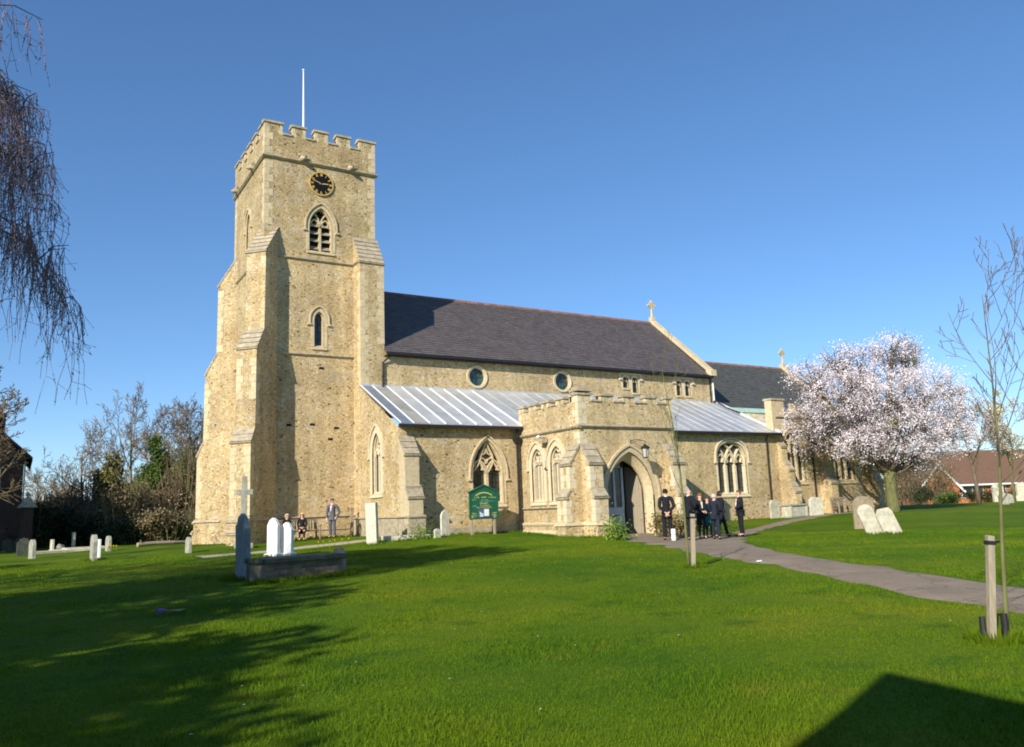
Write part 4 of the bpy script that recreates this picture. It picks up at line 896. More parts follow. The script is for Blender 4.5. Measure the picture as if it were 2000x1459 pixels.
o = thing('stone_cross', 'tall grey Latin cross in front of the tower buttress', 'cross', (7.95, 34.3, g(7.95, 34.3)), R(-8))
m = MB(); m.hexa([(-.13, -.10, 0), (.13, -.10, 0), (.13, .10, 0), (-.13, .10, 0)], [(-.105, -.09, 2.92), (.105, -.09, 2.92), (.105, .09, 2.92), (-.105, .09, 2.92)]); m.build('shaft', GM['grey'], o, bevel=.01)
m = MB(); m.box((-.335, -.088, 2.16), (.335, .088, 2.38)); m.build('arm', GM['grey'], o, bevel=.01)
m = MB(); m.box((-.35, -.35, -.1), (.35, .35, .22)); m.box((-.24, -.24, .22), (.24, .24, .40)); m.build('base', GM['grey'], o, bevel=.02)
# brick table tomb
o = thing('table_tomb', 'low brick table tomb with a dark stone ledger, in the tree shade', 'tomb', (5.62, 18.98, g(5.62, 18.98)-.02), R(14.5))
M_TB = simple('old_tomb_brick', (.20, .15, .10), .9, .25, 8, .4, objvar=.35)
M_TBM = simple('tomb_mortar', (.22, .19, .13), .95, .15, 9, .3)
m = MB(); m.box((-.99, -.34, -.1), (.99, .38, .42)); m.build('core', M_TBM, o)
for row in range(6):
    x = -1.0+(.11 if row % 2 else 0)
    k = 0
    while x < 1.0-.02:
        a, b = max(x, -1.0), min(x+.215, 1.0); m = MB(); z = -.04+row*.075
        m.box((a, -.352+random.uniform(-.004, .004), z), (b-.010, -.335, z+.062)); m.build('brick', M_TB, o); x += .225
m = MB(); m.box((-1.08, -.44, .42), (1.06, .46, .53)); m.build('ledger', GM['dark'], o, bevel=.015)
stone('brown mossy end stone at the right end of the brick tomb', 6.72, 19.25, .5, .62, .16, edge_on(6.72, 19.25, 20), 'round', 'brown')
# right side group
stone('tall brown round topped headstone behind two leaning pale ones', 29.1, 20.9, .86, 1.28, .12, -28, 'round', 'brown')
o = stone('pale lichened headstone leaning left, left of the leaning pair', 24.95, 17.55, .52, 1.06, .10, -38, 'round', 'lichen'); o.rotation_euler = (R(-6), R(-17), R(-38))
o = stone('pale squared headstone leaning left, right of the leaning pair', 25.3, 17.1, .56, .94, .10, -38, 'slant', 'lichen'); o.rotation_euler = (R(-6), R(-19), R(-38))
o = stone('small lichened brown stone beside the green tree trunk', 33.4, 23.1, .55, .50, .3, -20, 'round', 'brown')
stone('broad pale headstone leaning against the aisle east end', 36.6, 31.95, .70, 1.0, .12, 0, 'slant', 'lichen')
stone('broad white weathered headstone by the chapel buttress foot', 39.2, 31.2, .95, 1.05, .14, -8, 'slant', 'pale')
def chest_tomb(label, x, y, L, w_, h, rz, mat):
    o = thing('chest_tomb', label, 'tomb', (x, y, g(x, y)), R(rz))
    m = MB(); m.box((-L/2+.08, -w_/2+.08, 0), (L/2-.08, w_/2-.08, h-.1)); m.build('chest', GM[mat], o, bevel=.01)
    for s_ in (-1, 1): m = MB(); m.box((s_*(L/2-.1)-.07, -w_/2+.03, 0), (s_*(L/2-.1)+.07, -w_/2+.12, h-.1)); m.build('corner_pilaster', GM[mat], o, bevel=.01)
    m = MB(); m.box((-L/2, -w_/2, h-.1), (L/2, w_/2, h)); m.build('lid', GM['grey'], o, bevel=.015)
    m = MB(); m.box((-L/2, -w_/2, -.1), (L/2, w_/2, .08)); m.build('base', GM['grey'], o, bevel=.015)
chest_tomb('pale stone chest tomb with flat mossy lid against the aisle', 37.7, 31.5, 1.5, .8, .72, 0, 'lichen')
# two big white headstones joined by a low wall, far right
o = thing('twin_memorial', 'white memorial of two round headed slabs joined by a low wall, far right', 'memorial', (63.5, 33.0, g(63.5, 33)), R(-30))
for x, w_, hh in ((-.95, .80, 1.35), (.95, .95, 1.42)):
    m = MB(); q = head_outline(w_, hh, 'round'); m.hexa([(a+x, -.12, z) for a, z in q], [(a+x, .12, z) for a, z in q]); m.build('slab', GM['pale'], o, bevel=.01)
m = MB(); m.box((-.6, -.10, 0), (.55, .10, .42)); m.build('low_wall', GM['pale'], o, bevel=.01)
for i, (x, y, hh, lb) in enumerate(((52, 27.5, .7, 'small grey headstone right of the blossom tree trunk'), (54.5, 28.5, .6, 'low dark headstone farther right of the blossom tree trunk'))):
    stone(lb, x, y, .6, hh, .12, -30, 'round', 'grey')

# ------------------------------------------------------------------ notice board
nb = thing('notice_board', 'dark green church notice board with gabled top and gilt lettering', 'notice board', (17.72, 31.75, g(17.72, 31.75)), 0)
M_NG = simple('green_board_paint', (.008, .105, .055), .4, .12, 5, .02, .5)
for x in (-.62, .52): m = MB(); m.box((x-.045, -.045, -.2), (x+.045, .045, .85)); m.build('post', M_STAKE, nb)
m = MB(); q = [(-.70, .70), (.70, .70), (.70, 1.85), (0, 2.12), (-.70, 1.85)]; m.hexa([(a, -.04, z) for a, z in q], [(a, .04, z) for a, z in q]); m.build('board', M_NG, nb)
m = MB()
FN = Fr((0, 0, 0), (1, 0, 0), (0, -1, 0))
ribbon(m, FN, [(-.78, 1.84), (0, 2.16), (.78, 1.84)], .055, -.06, .09); ribbon(m, FN, [(-.70, .69), (.70, .69)], .05, -.05, .06)
for s_ in (-1, 1): ribbon(m, FN, [(s_*.70, .69), (s_*.70, 1.84)], .05, -.05, .06)
m.build('frame', M_NG, nb)
M_GT = simple('gilt_lettering', (.55, .50, .16), .5, .1, 5, 0)
M_GT2 = simple('pale_green_lettering', (.25, .45, .30), .5, .1, 5, 0)
m = MB()   # lettering too small to read in the photograph: its lines of strokes only
ribbon(m, FN, [(-.42, 1.70), (-.2, 1.80), (0, 1.83), (.2, 1.80), (.42, 1.70)], .05, .041, .044)
rr = random.Random(5)
def textline(m, x0, x1, z, h):
    x = x0
    while x < x1:
        w_ = h*rr.uniform(.35, .7)
        if rr.random() > .14: ribbon(m, FN, [(x, z-h/2*rr.uniform(.5, 1)), (x+w_*.4, z+h/2*rr.uniform(.5, 1)), (x+w_*.8, z-h/2*rr.uniform(.4, 1))], h*.22, .041, .044)
        x += w_+h*.12
textline(m, -.48, .50, 1.62, .075)
for z, a, b in ((1.02+.0, -.40, .38), (1.10, -.2, .28), (1.18, -.2, .2)): textline(m, a, b, z+.16, .05)
for x in (-.50, .50):
    for z in (.93, .86, .79): textline(m, x-.12, x+.12, z, .05)
m.build('gilt_lettering', M_GT, nb)
m = MB()
for z in (1.50, 1.44, 1.38): textline(m, -.22, .22, z, .045)
textline(m, .22, .55, 1.44, .035); textline(m, -.60, -.40, 1.52, .06); textline(m, .46, .60, 1.60, .07); textline(m, -.58, -.35, 1.25, .06)
m.build('pale_lettering', M_GT2, nb)
m = MB(); m.box((-.30, -.062, .74), (.28, -.04, 1.13)); m.build('poster_case', simple('poster_dark', (.08, .10, .16), .3, .1, 4, 0, .5), nb)
m = MB(); m.box((-.02, -.068, .80), (.22, -.0625, 1.10)); m.build('white_poster', M_WHITE, nb)
m = MB(); m.box((-.24, -.068, .77), (-.06, -.0625, .92)); m.build('pale_blue_leaflet', simple('leaflet', (.45, .62, .75), .5, .1, 5, 0), nb)
m = MB(); m.hexa([(-.24, -.070, .92), (-.15, -.070, .92), (-.24, -.070, 1.0)], [(-.24, -.063, .92), (-.15, -.063, .92), (-.24, -.063, 1.0)]); m.build('white_leaflet', M_WHITE, nb)

# ------------------------------------------------------------------ benches
def bench(label, x, y, rz, L=1.5):
    o = thing('bench', label, 'bench', (x, y, g(x, y)), R(rz))
    for i in range(4): m = MB(); m.box((-L/2, -.20+i*.11, .42), (L/2, -.11+i*.11, .45)); m.build('seat_slat', M_WOOD, o)
    for s_ in (-1, 1):
        a = s_*(L/2-.05)
        m = MB(); m.box((a-.035, -.24, -.05), (a+.035, -.17, .64)); m.build('leg', M_WOOD, o)
        m = MB(); m.hexa([(a-.035, .20, -.05), (a+.035, .20, -.05), (a+.035, .27, -.05), (a-.035, .27, -.05)], [(a-.035, .30, .92), (a+.035, .30, .92), (a+.035, .36, .92), (a-.035, .36, .92)]); m.build('leg', M_WOOD, o)
        m = MB(); m.box((a-.04, -.27, .64), (a+.04, .28, .68)); m.build('armrest', M_WOOD, o)
    m = MB(); m.box((-L/2+.1, .29, .86), (L/2-.1, .34, .94)); m.build('top_rail', M_WOOD, o)
    k = -L/2+.18
    while k < L/2-.12: m = MB(); m.hexa([(k, .25, .47), (k+.05, .25, .47), (k+.05, .27, .47), (k, .27, .47)], [(k, .30, .86), (k+.05, .30, .86), (k+.05, .32, .86), (k, .32, .86)]); m.build('back_slat', M_WOOD, o); k += .13
    return o
BX, BY = 11.05, 37.0
bench('weathered wooden bench with two women seated, against the tower', BX, BY, 4, 1.9)
bench('weathered wooden bench below the chapel wall downpipe', 42.2, 31.6, 0, 1.5)
o = thing('wooden_post', 'single pale post standing at the tower plinth end', 'post', (13.75, 37.6, g(13.75, 37.6)))
m = MB(); m.box((-.06, -.06, -.1), (.06, .06, 1.28)); m.build('post', M_WOOD, o); m = MB(); m.box((-.08, -.08, 1.28), (.08, .08, 1.33)); m.build('cap', M_WOOD, o)
# ------------------------------------------------------------------ trees
def rv(rng): 
    v = Vector((rng.gauss(0, 1), rng.gauss(0, 1), rng.gauss(0, 1))); return v.normalized()
def grow(ms, p, d, L, r, lvl, c, rng, tips):
    n = c['seg'][lvl]; pts = [p.copy()]; rad = [r]; dirs = [d.copy()]; q = p.copy(); dd = d.copy()
    for i in range(n):
        dd = (dd+rv(rng)*c['gnarl'][lvl]+Vector((0, 0, c['trop'][lvl]*(1+i*.25)))).normalized()
        q = q+dd*(L/n); pts.append(q.copy()); rad.append(max(r*(1-(i+1)/n*c.get('tap', .78)), c['rmin'])); dirs.append(dd.copy())
    ms[min(lvl, 1)].tube(pts, rad, 7 if lvl == 0 else (4 if lvl == 1 else 3), cap=lvl == 0)
    tips.append((lvl, pts))
    if lvl+1 >= len(c['num']): return
    for k in range(c['num'][lvl+1]):
        t = c['from'][lvl]+(1-c['from'][lvl])*((k+rng.random())/c['num'][lvl+1]); f = t*n; i = min(int(f), n-1)
        s = pts[i].lerp(pts[i+1], f-i); ax = dirs[i+1]; pr = rv(rng); pr = (pr-ax*pr.dot(ax)).normalized()
        a = R(c['ang'][lvl+1]*rng.uniform(.75, 1.25)); nd = (ax*math.cos(a)+pr*math.sin(a)).normalized()
        nl = L*c['len'][lvl+1]*rng.uniform(.7, 1.15)*(1-.45*(t-c['from'][lvl])/(1.001-c['from'][lvl])) 
        grow(ms, s, nd, nl, max(rad[i]*c.get('rr', .55), c['rmin']), lvl+1, c, rng, tips)
BARE = dict(seg=[6, 5, 4, 3, 2], gnarl=[.07, .14, .18, .2, .2], trop=[.02, .10, .08, .05, 0], num=[1, 11, 7, 6, 4], ang=[0, 48, 45, 42, 40], len=[1, .58, .55, .5, .5], rmin=.012)
BARE['from'] = [.28, .2, .15, .1]
def bare_tree(label, x, y, H_, seed, cfg=BARE, r=.16, mat=None, group=None, z=None, name='bare_tree', lean=(0, 0), twig=None):
    rng = random.Random(seed); o = thing(name, label, 'tree', (x, y, (g(x, y) if z is None else z)-.05), 0, group)
    ms = [MB(), MB()]; tips = []
    grow(ms, Vector((0, 0, 0)), Vector((lean[0], lean[1], 1)).normalized(), H_*.82, r, 0, cfg, rng, tips)
    ms[0].build('trunk', mat or M_BARK, o, True); ms[1].build('crown', twig or M_TWIG, o, False)
    return o, tips
def cloud(lobes, n, size, shell=.55, seed=0, flat=.0, clump=0, clr=.2):
    """leaf quads in ellipsoids (cx, cy, cz, rx, ry, rz)"""
    rng = np.random.default_rng(seed); L = np.array(lobes, float); vol = (L[:, 3]*L[:, 4]*L[:, 5])**.8; pick = rng.choice(len(L), n if not clump else max(1, n//clump), p=vol/vol.sum())
    k = len(pick); v = rng.normal(size=(k, 3)); v /= np.linalg.norm(v, axis=1)[:, None]; rr_ = shell+(1-shell)*rng.random(k)**.7; rr_ *= 1+.16*rng.normal(size=k)*.6
    C = L[pick, :3]+v*rr_[:, None]*L[pick, 3:]
    if clump: C = np.repeat(C, clump, axis=0); C = C+rng.normal(size=C.shape)*clr
    k = len(C); a = rng.normal(size=(k, 3)); a /= np.linalg.norm(a, axis=1)[:, None]; b = np.cross(a, rng.normal(size=(k, 3))); b /= np.linalg.norm(b, axis=1)[:, None]
    s = (size*rng.uniform(.55, 1.3, k))[:, None]; 
    return np.stack([C-a*s, C-b*s*.6, C+a*s, C+b*s*.6], 1)
def leaf_mat(name, col, var=.4, rough=.6):
    m, t, b = newmat(name, rough, .3); p = pos(t)
    wn = t.node('ShaderNodeTexWhiteNoise', noise_dimensions='3D'); sc = t.node('ShaderNodeVectorMath', operation='SNAP'); sc.inputs[1].default_value = (.11, .11, .11); t.link(p, sc.inputs[0]); t.link(sc.outputs[0], wn.inputs['Vector'])
    n = noise(t, p, .8, 4, .6); c = ramp(t, n.outputs[0], [(.3, tuple(q*(1-var) for q in col)), (.7, tuple(q*(1+var) for q in col))])
    c = mix(t, 1.0, c, ramp(t, wn.outputs['Value'], [(0, (.6,)*3), (1, (1.35,)*3)]), 'MULTIPLY')
    t.link(c, b.inputs['Base Color']); return m
M_IVY = leaf_mat('ivy_leaves', (.08, .14, .02)); M_YEW = leaf_mat('dark_evergreen_leaves', (.028, .045, .014)); M_OLIVE = leaf_mat('olive_foliage', (.15, .135, .04))
M_BRUSH = leaf_mat('brown_thicket_twigs', (.19, .145, .075)); M_BLOS = leaf_mat('pink_white_blossom', (.79, .70, .735), .10, .7); M_LAUREL = leaf_mat('laurel_leaves', (.12, .20, .02)); M_BLOSG = leaf_mat('cream_blossom', (.62, .60, .42), .12)
M_DEADL = leaf_mat('reddish_shrub_leaves', (.15, .12, .04))
M_BUD = leaf_mat('birch_catkins', (.24, .155, .18), .3)
# birch at the left edge
BIX, BIY = -3.75, 16.3
bt = thing('birch_tree', 'weeping birch with drooping purple twigs at the left edge', 'tree', (BIX, BIY, g(BIX, BIY)-.05))
m = MB(); tp = [Vector((0, 0, 0)), Vector((.1, 0, 3)), Vector((.05, .1, 6)), Vector((.2, 0, 8)), Vector((.25, .1, 9.4)), Vector((.4, 0, 10.2))]
m.tube(tp, [.22, .19, .15, .10, .06, .02], 9); m.build('trunk', M_BARK, bt, True)
rb = random.Random(21); lm = MB(); tg = MB(); bud = []
for i in range(42):
    az = 2*PI*(i*.381966)+rb.uniform(-.2, .2); z0 = 4.9+4.6*(i/41)**.9; k_ = (z0-4.9)/4.6
    Rr_ = (4.3-.8*k_**4)*rb.uniform(.80, 1.06); ztop = min(z0+1.7-.7*k_+rb.uniform(-.2, .5), 10.0)
    p0 = Vector((.12, 0, z0)); dv = Vector((math.cos(az), math.sin(az), 0))
    arc = [p0, p0+dv*Rr_*.30+Vector((0, 0, (ztop-z0)*.65)), p0+dv*Rr_*.60+Vector((rb.uniform(-.2, .2), rb.uniform(-.2, .2), (ztop-z0))), p0+dv*Rr_*.85+Vector((0, 0, (ztop-z0)*.75)), p0+dv*Rr_+Vector((0, 0, (ztop-z0)*.2))]
    lm.tube(arc, [.065, .045, .030, .018, .009], 5)
    for j in range(15):
        f = .25+.75*(j+rb.random())/15; q = f*4; n_ = min(int(q), 3); s0 = arc[n_].lerp(arc[n_+1], q-n_); sd_ = Vector((-dv.y, dv.x, 0))*rb.choice((-1, 1))
        e = s0+(dv*rb.uniform(.0, .6)+sd_*rb.uniform(.2, 1.2)+Vector((0, 0, rb.uniform(-.15, .45))))*rb.uniform(.5, 1.0)
        mid = s0.lerp(e, .5)+Vector((0, 0, .12)); lm.tube([s0, mid, e], [.016, .011, .007], 3, cap=False)
        for k in range(11):
            t_ = s0.lerp(e, rb.uniform(.1, 1.05)); L_ = rb.choice((rb.uniform(.3, 1.2), rb.uniform(.8, 2.3)))*(1.0-.2*k_); pts_ = [t_]; dd = Vector((rb.uniform(-.6, .6), rb.uniform(-.6, .6), -.1))+dv*.2
            for n2 in range(6):
                dd = (dd*.55+Vector((rb.gauss(0, .17), rb.gauss(0, .17), -.62))).normalized(); pts_.append(pts_[-1]+dd*L_/6)
            tg.tube(pts_, [.0065, .006, .0055, .005, .0045, .004, .0035], 3, cap=False)
            for n2 in range(1, 6):
                a_ = pts_[n2]
                for rep_ in range(2):
                    c_ = a_.lerp(pts_[n2+1], rb.random()); bud.append(c_)
                if rb.random() < .5:
                    e2 = a_+Vector((rb.uniform(-.22, .22), rb.uniform(-.22, .22), rb.uniform(-.3, .02))); tg.tube([a_, e2], [.0045, .003], 3, cap=False); bud.append(e2)
lm.build('limbs', M_BARK, bt); tg.build('twigs', M_BIRCHT, bt)
rng = np.random.default_rng(4); pts = np.array([tuple(q) for q in bud]); k = len(pts)
a = rng.normal(size=(k, 3)); a /= np.linalg.norm(a, axis=1)[:, None]; a[:, 2] -= .8; b = np.cross(a, rng.normal(size=(k, 3))); b /= np.linalg.norm(b, axis=1)[:, None]; s_ = rng.uniform(.012, .027, k)[:, None]
quads_mesh('catkins', np.stack([pts-a*s_, pts-b*s_*.5, pts+a*s_, pts+b*s_*.5], 1), M_BUD, bt)
# trees outside the frame whose shadows cross the lawn
def dense_tree(label, x, y, H_, rad, seed, n=16000, mat=None, size=.16, z0=.25, shell=.3, name='evergreen_tree', lobes=None):
    o = thing(name, label, 'tree', (x, y, g(x, y))); m = MB(); m.tube([(0, 0, -.1), (.05, 0, H_*.4), (0, .05, H_*.85)], [.24, .16, .04], 8); m.build('trunk', M_BARK, o)
    r_ = random.Random(seed)
    if lobes is None:
        lobes = []
        for i in range(11):
            t = i/10; zz = H_*(z0+(1-z0)*t*.92); rr_ = rad*(1-.45*t**2.2)*r_.uniform(.55, .8); an = r_.uniform(0, 2*PI); off = rad*(1-.7*t)*.42
            lobes.append((off*math.cos(an), off*math.sin(an), zz, rr_, rr_, rr_*.75))
    quads_mesh('crown', cloud(lobes, n, size, shell, seed), mat or M_YEW, o); return o
dense_tree('dense yew standing left of the frame beside the hall', -12.4, -.8, 8.2, 3.3, 1, 14000)
dense_tree('dense yew left of the frame, second from the hall', -12.2, 2.0, 9.3, 3.6, 2, 15000)
dense_tree('dense yew left of the frame, third from the hall', -12.0, 6.2, 10.6, 3.9, 5, 13000)
dense_tree('broad yew farther left beside the lawn', -12.0, 10.8, 11.6, 4.0, 4, 12000)
dense_tree('narrow dark fir left of the frame, nearest the birch', -8.8, 13.0, 11.6, 2.5, 6, 7000)
bare_tree('bare lime tree left of the frame near the birch', -11.0, 18.0, 12.0, 32, BARE, .24)
dense_tree('dark holm oak beyond the left edge of the lawn', -14.5, 24.0, 9.0, 3.4, 3, 7000)
dense_tree('tall dark oak added to shade the left house, outside the frame', -12.5, 50.8, 15.0, 4.3, 22, 13000)  # unseen tree, put in only to keep sun off the house front
# hall behind the photographer: its corner throws the shadow at lower right
HB = thing('church_hall', 'narrow steep roofed brick hall behind the photographer, seen only by its shadow', 'building', (-2.74, -.79, -.35), R(-10.2))
M_BRICK = simple('red_brick', (.34, .15, .09), .9, .25, 12, .3)
m = MB(); m.hexa([(-1.45, -.1, -.3), (1.45, -.1, -.3), (1.45, -.1, 2.95), (0, -.1, 5.76), (-1.45, -.1, 2.95)], [(-1.45, -9, -.3), (1.45, -9, -.3), (1.45, -9, 2.95), (0, -9, 5.76), (-1.45, -9, 2.95)]); m.build('wall', M_BRICK, HB)
m = MB(); m.hexa([(-1.62, 0, 2.74), (0, 0, 5.94), (1.62, 0, 2.74), (1.62, 0, 2.64), (0, 0, 5.78), (-1.62, 0, 2.64)], [(-1.62, -9.1, 2.74), (0, -9.1, 5.94), (1.62, -9.1, 2.74), (1.62, -9.1, 2.64), (0, -9.1, 5.78), (-1.62, -9.1, 2.64)]); m.build('roof', M_RIDGE, HB)
# saplings
SAP = dict(seg=[9, 5, 4, 3], gnarl=[.035, .10, .14, .2], trop=[.01, .16, .10, .05], num=[1, 9, 4, 2], ang=[0, 42, 40, 40], len=[1, .36, .48, .5], rmin=.0035, tap=.86)
SAP['from'] = [.36, .25, .2]
g1z = g(12.5, 13.4)
bare_tree('slender bare sapling tied to a post before the porch', 12.52, 13.42, 5.35, 5, SAP, .036, M_BARKG, name='sapling', lean=(.0, .0), twig=M_BARKG)
SAP2 = dict(SAP); SAP2['num'] = [1, 11, 5, 3]; SAP2['len'] = [1, .42, .5, .5]
bare_tree('taller bare sapling with spreading crown near the right edge', 8.98, 4.91, 4.75, 8, SAP2, .026, M_BARKG, name='sapling', lean=(.10, -.06), twig=M_BARK)
def stake(label, x, y, h, w, dx, tilt=0):
    o = thing('tree_stake', label, 'stake', (x, y, g(x, y)-.02), R(-30)); o.rotation_euler[1] = R(tilt); m = MB()
    m.hexa([(-w/2, -w/2, -.1), (w/2, -w/2, -.1), (w/2, w/2, -.1), (-w/2, w/2, -.1)], [(-w/2, -w/2, h), (w/2, -w/2, h), (w/2, w/2, h+.01), (-w/2, w/2, h+.01)]); m.build('post', M_STAKE, o, bevel=.006)
    m = MB(); e = w/2+.008; m.hexa([(-e, -e, h-.09), (e, -e, h-.09), (e, e, h-.09), (-e, e, h-.09)], [(-e, -e, h-.05), (e, -e, h-.05), (e, e, h-.05), (-e, e, h-.05)]); m.tube([(0, 0, h-.07), (dx, .03, h-.05)], .014, 5); m.build('tie_strap', M_BLACK, o)
    return o
stake('grey square post holding the sapling before the porch', 12.60, 13.36, 1.17, .090, -.05, 3)
st = stake('weathered thick post beside the right hand sapling, topped by a strap', 8.86, 5.00, 1.10, .072, .12, 6.5)
o = thing('tree_guard', 'black plastic guard round the foot of the right hand sapling', 'tree guard', (8.98, 4.91, g(8.98, 4.91)))
m = MB(); m.tube([(0, 0, -.02), (0, 0, .27)], .036, 10); m.build('guard_tube', M_BLACK, o)
o = thing('tree_guard', 'black plastic scrap behind the weathered thick post', 'tree guard', (8.82, 5.06, g(8.82, 5.06)))
m = MB(); m.tube([(0, 0, -.02), (.01, 0, .24)], [.04, .03], 7); m.build('guard_tube', M_BLACK, o)
# blossom tree ----------------------------------------------------------------
bx, by = 42.55, 28.6; bz = g(bx, by)
bl = thing('blossom_tree', 'big spreading tree covered in pink white blossom, mossy green trunk', 'tree', (bx, by, bz))
ru = Vector((math.cos(YAW), -math.sin(YAW), 0)); fu = Vector((math.sin(YAW), math.cos(YAW), 0)); mp = .0291
def bp(px, py, dep=0): return ru*((px-1745)*mp)+fu*dep+Vector((0, 0, (995-py)*mp-.02*0))
m = MB(); m.tube([bp(1745, 1002), bp(1745, 985), bp(1744, 960), bp(1745, 935), bp(1744, 915)], [.40, .33, .30, .31, .36], 12); m.build('trunk', M_BARKG, bl, True)
lob = [(1600, 720, -.3, 52, 34), (1578, 815, -.6, 44, 44), (1600, 850, .5, 40, 34), (1652, 762, -1, 76, 62), (1662, 690, 0, 36, 40), (1715, 700, .6, 52, 46), (1775, 672, 0, 58, 36), (1812, 692, .4, 40, 44), (1738, 780, -1.6, 88, 70), (1822, 770, -.8, 76, 68), (1760, 850, -1.8, 88, 52), (1680, 862, -1, 62, 42), (1850, 850, -.5, 66, 52), (1890, 830, .4, 52, 50), (1800, 900, 0, 42, 26), (1700, 760, 2.2, 90, 80), (1800, 780, 2.4, 90, 80), (1760, 820, 2.5, 90, 60)]
lobes = []
for px, py, dep, rx, rz in lob:
    c = bp(px, py, dep); lobes.append((c.x, c.y, c.z, rx*mp*.90, rx*mp*.9, rz*mp*.88))
m = MB(); rg = random.Random(3); fork = bp(1744, 918)
tw = MB()
for i, l in enumerate(lobes):
    c = Vector(l[:3]); mid = fork.lerp(c, .5)+Vector((rg.uniform(-.2, .2), rg.uniform(-.2, .2), -.25)); m.tube([fork, fork.lerp(mid, .5)+Vector((0, 0, -.1)), mid, c], [.20, .14, .10, .05], 6)
    for k in range(58):
        v = rv(rg); e = c+Vector((v.x*l[3], v.y*l[4], v.z*l[5]))*rg.uniform(.85, 1.12); s_ = c.lerp(mid, rg.uniform(0, .6)); q = s_.lerp(e, .55)+Vector((0, 0, rg.uniform(0, .2)))
        tw.tube([s_, q, e], [.03, .018, .008], 3, cap=False)
        for kk in range(3):
            f = q.lerp(e, rg.random()); tw.tube([f, f+rv(rg)*rg.uniform(.25, .6)], [.010, .006], 3, cap=False)
m.build('limb', M_BARK, bl, True); tw.build('twigs', M_BARK, bl)
quads_mesh('blossom', np.concatenate([cloud(lobes, 76000, .041, .55, 5, clump=34, clr=.13), cloud(lobes, 15000, .042, 1.0, 6, clump=5, clr=.22)]), M_BLOS, bl)
# ivy in the crown
c1 = bp(1800, 706, -1.2); c2 = bp(1728, 828, -2.6); c3 = bp(1660, 890, -1.2)
quads_mesh('ivy_patch', cloud([(c1.x, c1.y, c1.z, .5, .4, .35), (c2.x, c2.y, c2.z, .7, .5, .5), (c3.x, c3.y, c3.z, .6, .5, .3)], 900, .05, .1, 9), M_OLIVE, bl)
def at(px_, d_): 
    d = _f+_r2*((px_-1000)/1579.2)-_u2*(270/1579.2); fw = Vector((math.sin(YAW), math.cos(YAW), 0)); k_ = d_/d.dot(fw); return d.x*k_, d.y*k_
# trees and thicket on the left
for i, (px_, d_, h_, lb) in enumerate(((260, 62, 12.4, 'tallest bare tree behind the thicket, left of the tower'), (160, 64, 9.4, 'bare tree with thin crown between house and thicket'), (318, 60, 10.4, 'bare tree rising behind the ivy covered one'), (352, 63, 11.2, 'bare tree second from the tower edge'), (388, 60, 11.0, 'bare tree partly hidden by the tower edge'), (228, 68, 9.5, 'bare tree just left of the tallest one'), (75, 92, 9.0, 'far bare tree right of the dark house'), (110, 96, 8.0, 'farther low bare tree beside the far one'))):
    x, y = at(px_, d_)
    c = dict(BARE); c['rmin'] = .014; c['num'] = [1, 12, 7, 6, 3] if i != 1 else [1, 10, 6, 5, 3]
    bare_tree(lb, x, y, h_*.92, 40+i, c, .15, M_BARK if i % 2 else M_BARKG)
def shrub(label, px_, d_, w_, h_, n, mat, seed, size=.12, zb=0, name='shrub', stems=14, smat=None, cat='shrub', shell=.2, dp=None):
    x, y = at(px_, d_); o = thing(name, label, cat, (x, y, g(x, y))); r_ = random.Random(seed); m = MB()
    for k in range(stems):
        a, b = r_.uniform(-w_*.4, w_*.4), r_.uniform(-w_*.3, w_*.3); hh = h_*r_.uniform(.6, 1.12); p0 = Vector((a*.6, b*.6, -.05)); p1 = Vector((a, b, hh*.6)); p2 = Vector((a*1.15+r_.uniform(-.3, .3), b, hh)); m.tube([p0, p1, p2], [.035*h_/3, .022*h_/3, .008], 3, cap=False)
        for q in range(7):
            s_ = p1.lerp(p2, r_.uniform(-.3, .9)); m.tube([s_, s_+Vector((r_.uniform(-.6, .6), r_.uniform(-.4, .4), r_.uniform(.1, .9)))*h_*.22], [.012*h_/3, .006], 3, cap=False)
    m.build('stems', smat or M_TWIG, o)
    lobes = [(r_.uniform(-w_*.3, w_*.3), r_.uniform(-w_*.2, w_*.2), zb+h_*(.18+.55*r_.random()), w_*.30, w_*.24, h_*.24) for _ in range(7)]
    quads_mesh('foliage', cloud(lobes, n, size, shell, seed, clump=8, clr=.22), mat, o); return o
dense_tree('tall dark green ivy clad tree before the thicket', *at(302, 58), 7.6, 1.75, 12, 9000, M_IVY, .10, .20, name='ivy_tree')
dense_tree('olive green bushy evergreen left of the ivy clad tree', *at(215, 58), 6.2, 1.9, 13, 8000, M_OLIVE, .10, .28, name='evergreen_tree')
dense_tree('narrow dark evergreen right beside the ivy clad tree', *at(325, 59), 5.6, 1.3, 14, 5000, M_YEW, .10, .1, name='evergreen_tree')
